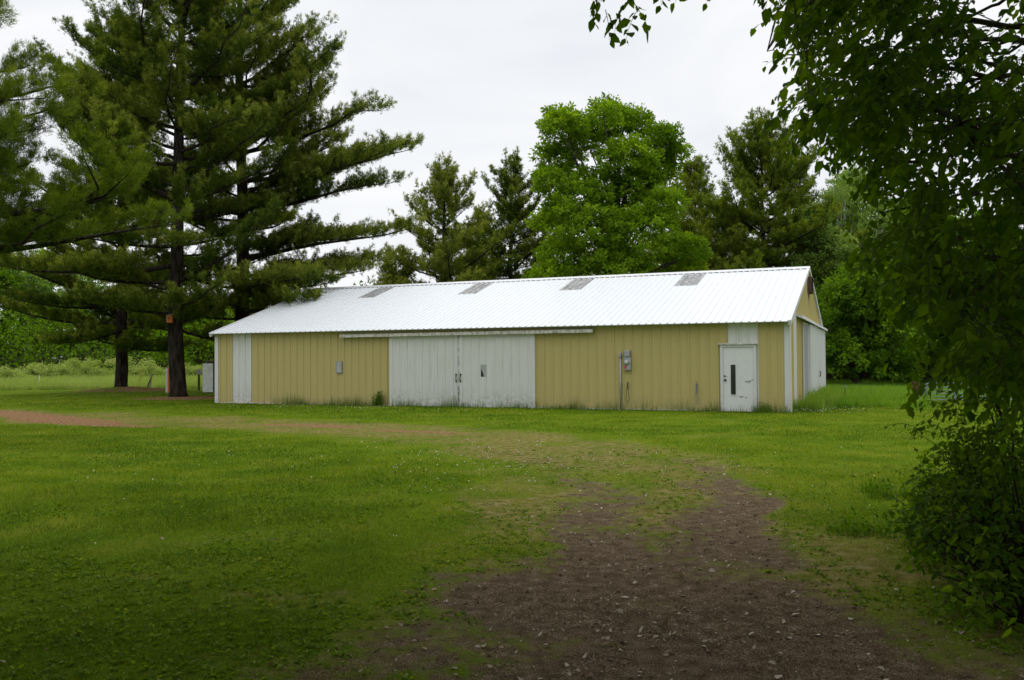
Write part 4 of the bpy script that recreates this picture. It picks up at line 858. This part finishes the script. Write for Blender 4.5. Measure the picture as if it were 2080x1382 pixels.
for z in (.26, .40, .54, .68): MB().tube([(0, 0, z), (W_ + .05, 0, z)], .020, 8).build('rail', M_gate, e, True)
for x_ in (.95, 2.1): MB().box((x_, -.035, .10), (x_ + .07, -.022, .88)).build('brace', M_gate, e)
q = at(1716, 800, 31.0); e = empty('fence_stake', (q[0], q[1], 0)); tag(e, 'thin dark metal stake standing in the grass right of the barn', 'stake')
MB().tube([(0, 0, -.1), (0.01, 0, .62)], .014, 6).build('stake', M_black, e); MB().box((-.02, -.02, .6), (.03, .02, .68)).build('insulator', M_scuff, e)
# left side
q = at(424, 790, 47.0); e = empty('shed', (q[0], q[1], 0), rad(-12)); tag(e, 'small weathered shed with a white plank door left of the barn corner', 'shed')
MB().box((-.1, .0, 0), (2.4, 2.2, 1.62)).build('wall', M_wood, e); MB().box((-.2, -.12, 1.622), (2.5, 2.3, 1.68)).build('roof', M_wood, e)
b = MB()
for i in range(3): b.box((-.32 + i * .2, -.05, .02), (-.125 + i * .2, -.012, 1.52))
for z in (.42, .75, 1.3): b.box((-.32, -.065, z), (.275, -.051, z + .03))
b.build('door', simple('weathered_white_plank', (.8, .82, .8), .8, noise=.12), e)
def post(px, py, Y, h, rr, label, m_, name='post', lean=0.0, cat='post', group=None, dx=0):
    q = at(px, py, Y); e = empty(name, (q[0], Y, 0)); tag(e, label, cat, group); MB().tube([(0, 0, -.1), (lean * .5, 0, h * .5), (lean, 0, h)], [rr * 1.05, rr, rr * .92], 8).build('shaft', m_, e); return e
e = post(404, 780, 49, .95, .07, 'short grey fence post left of the shed', M_wood); MB().box((-.09, -.1, .92), (.09, .08, 1.2)).build('cap', M_board, e)
e = post(278, 770, 52, 1.15, .022, 'leaning yellow plastic utility stake', M_yel2, 'utility_stake', .32, 'stake')
e = post(296, 785, 50, .95, .04, 'leaning weathered wooden post between the pines', M_wood, 'post', .38, 'post'); MB().tube([(.2, -.03, .0), (.38, -.03, .95)], .03, 6).build('brace', M_board, e)
e = post(80, 770, 60, .75, .03, 'small white stake in the left field', M_doorw, 'field_stake', 0, 'stake')
q = at(342, 785, 44.5); e = empty('upright_board', (q[0], q[1], 0), rad(10)); tag(e, 'upright white and orange board half hidden by the pine trunk', 'board')
MB().box((-.13, -.02, .1), (-.03, .02, 1.32)).build('white_board', M_doorw, e); MB().box((-.028, -.03, .1), (.25, .02, 1.36)).build('orange_board', M_orange, e)
q = at(346, 655, P1[1] - .45); e = empty('birdhouse', tuple(q)); tag(e, 'small orange and white birdhouse on the pine trunk', 'birdhouse')
MB().box((-.11, -.1, -.02), (.09, .1, .3)).build('body', M_orange, e); b = MB(); b.add([(-.15, -.14, .29), (.12, -.14, .34), (.12, .13, .34), (-.15, .13, .29), (-.15, -.14, .31), (.12, -.14, .36), (.12, .13, .36), (-.15, .13, .31)], [(3, 2, 1, 0), (4, 5, 6, 7), (0, 1, 5, 4), (1, 2, 6, 5), (2, 3, 7, 6), (3, 0, 4, 7)]); b.build('roof', M_board, e)
b = MB(); disc(b, (-.01, -.1, .16), .035, .01); b.build('entrance_hole', M_black, e); MB().box((-.125, -.105, -.02), (-.112, .1, .29)).build('side_panel', M_doorw, e)
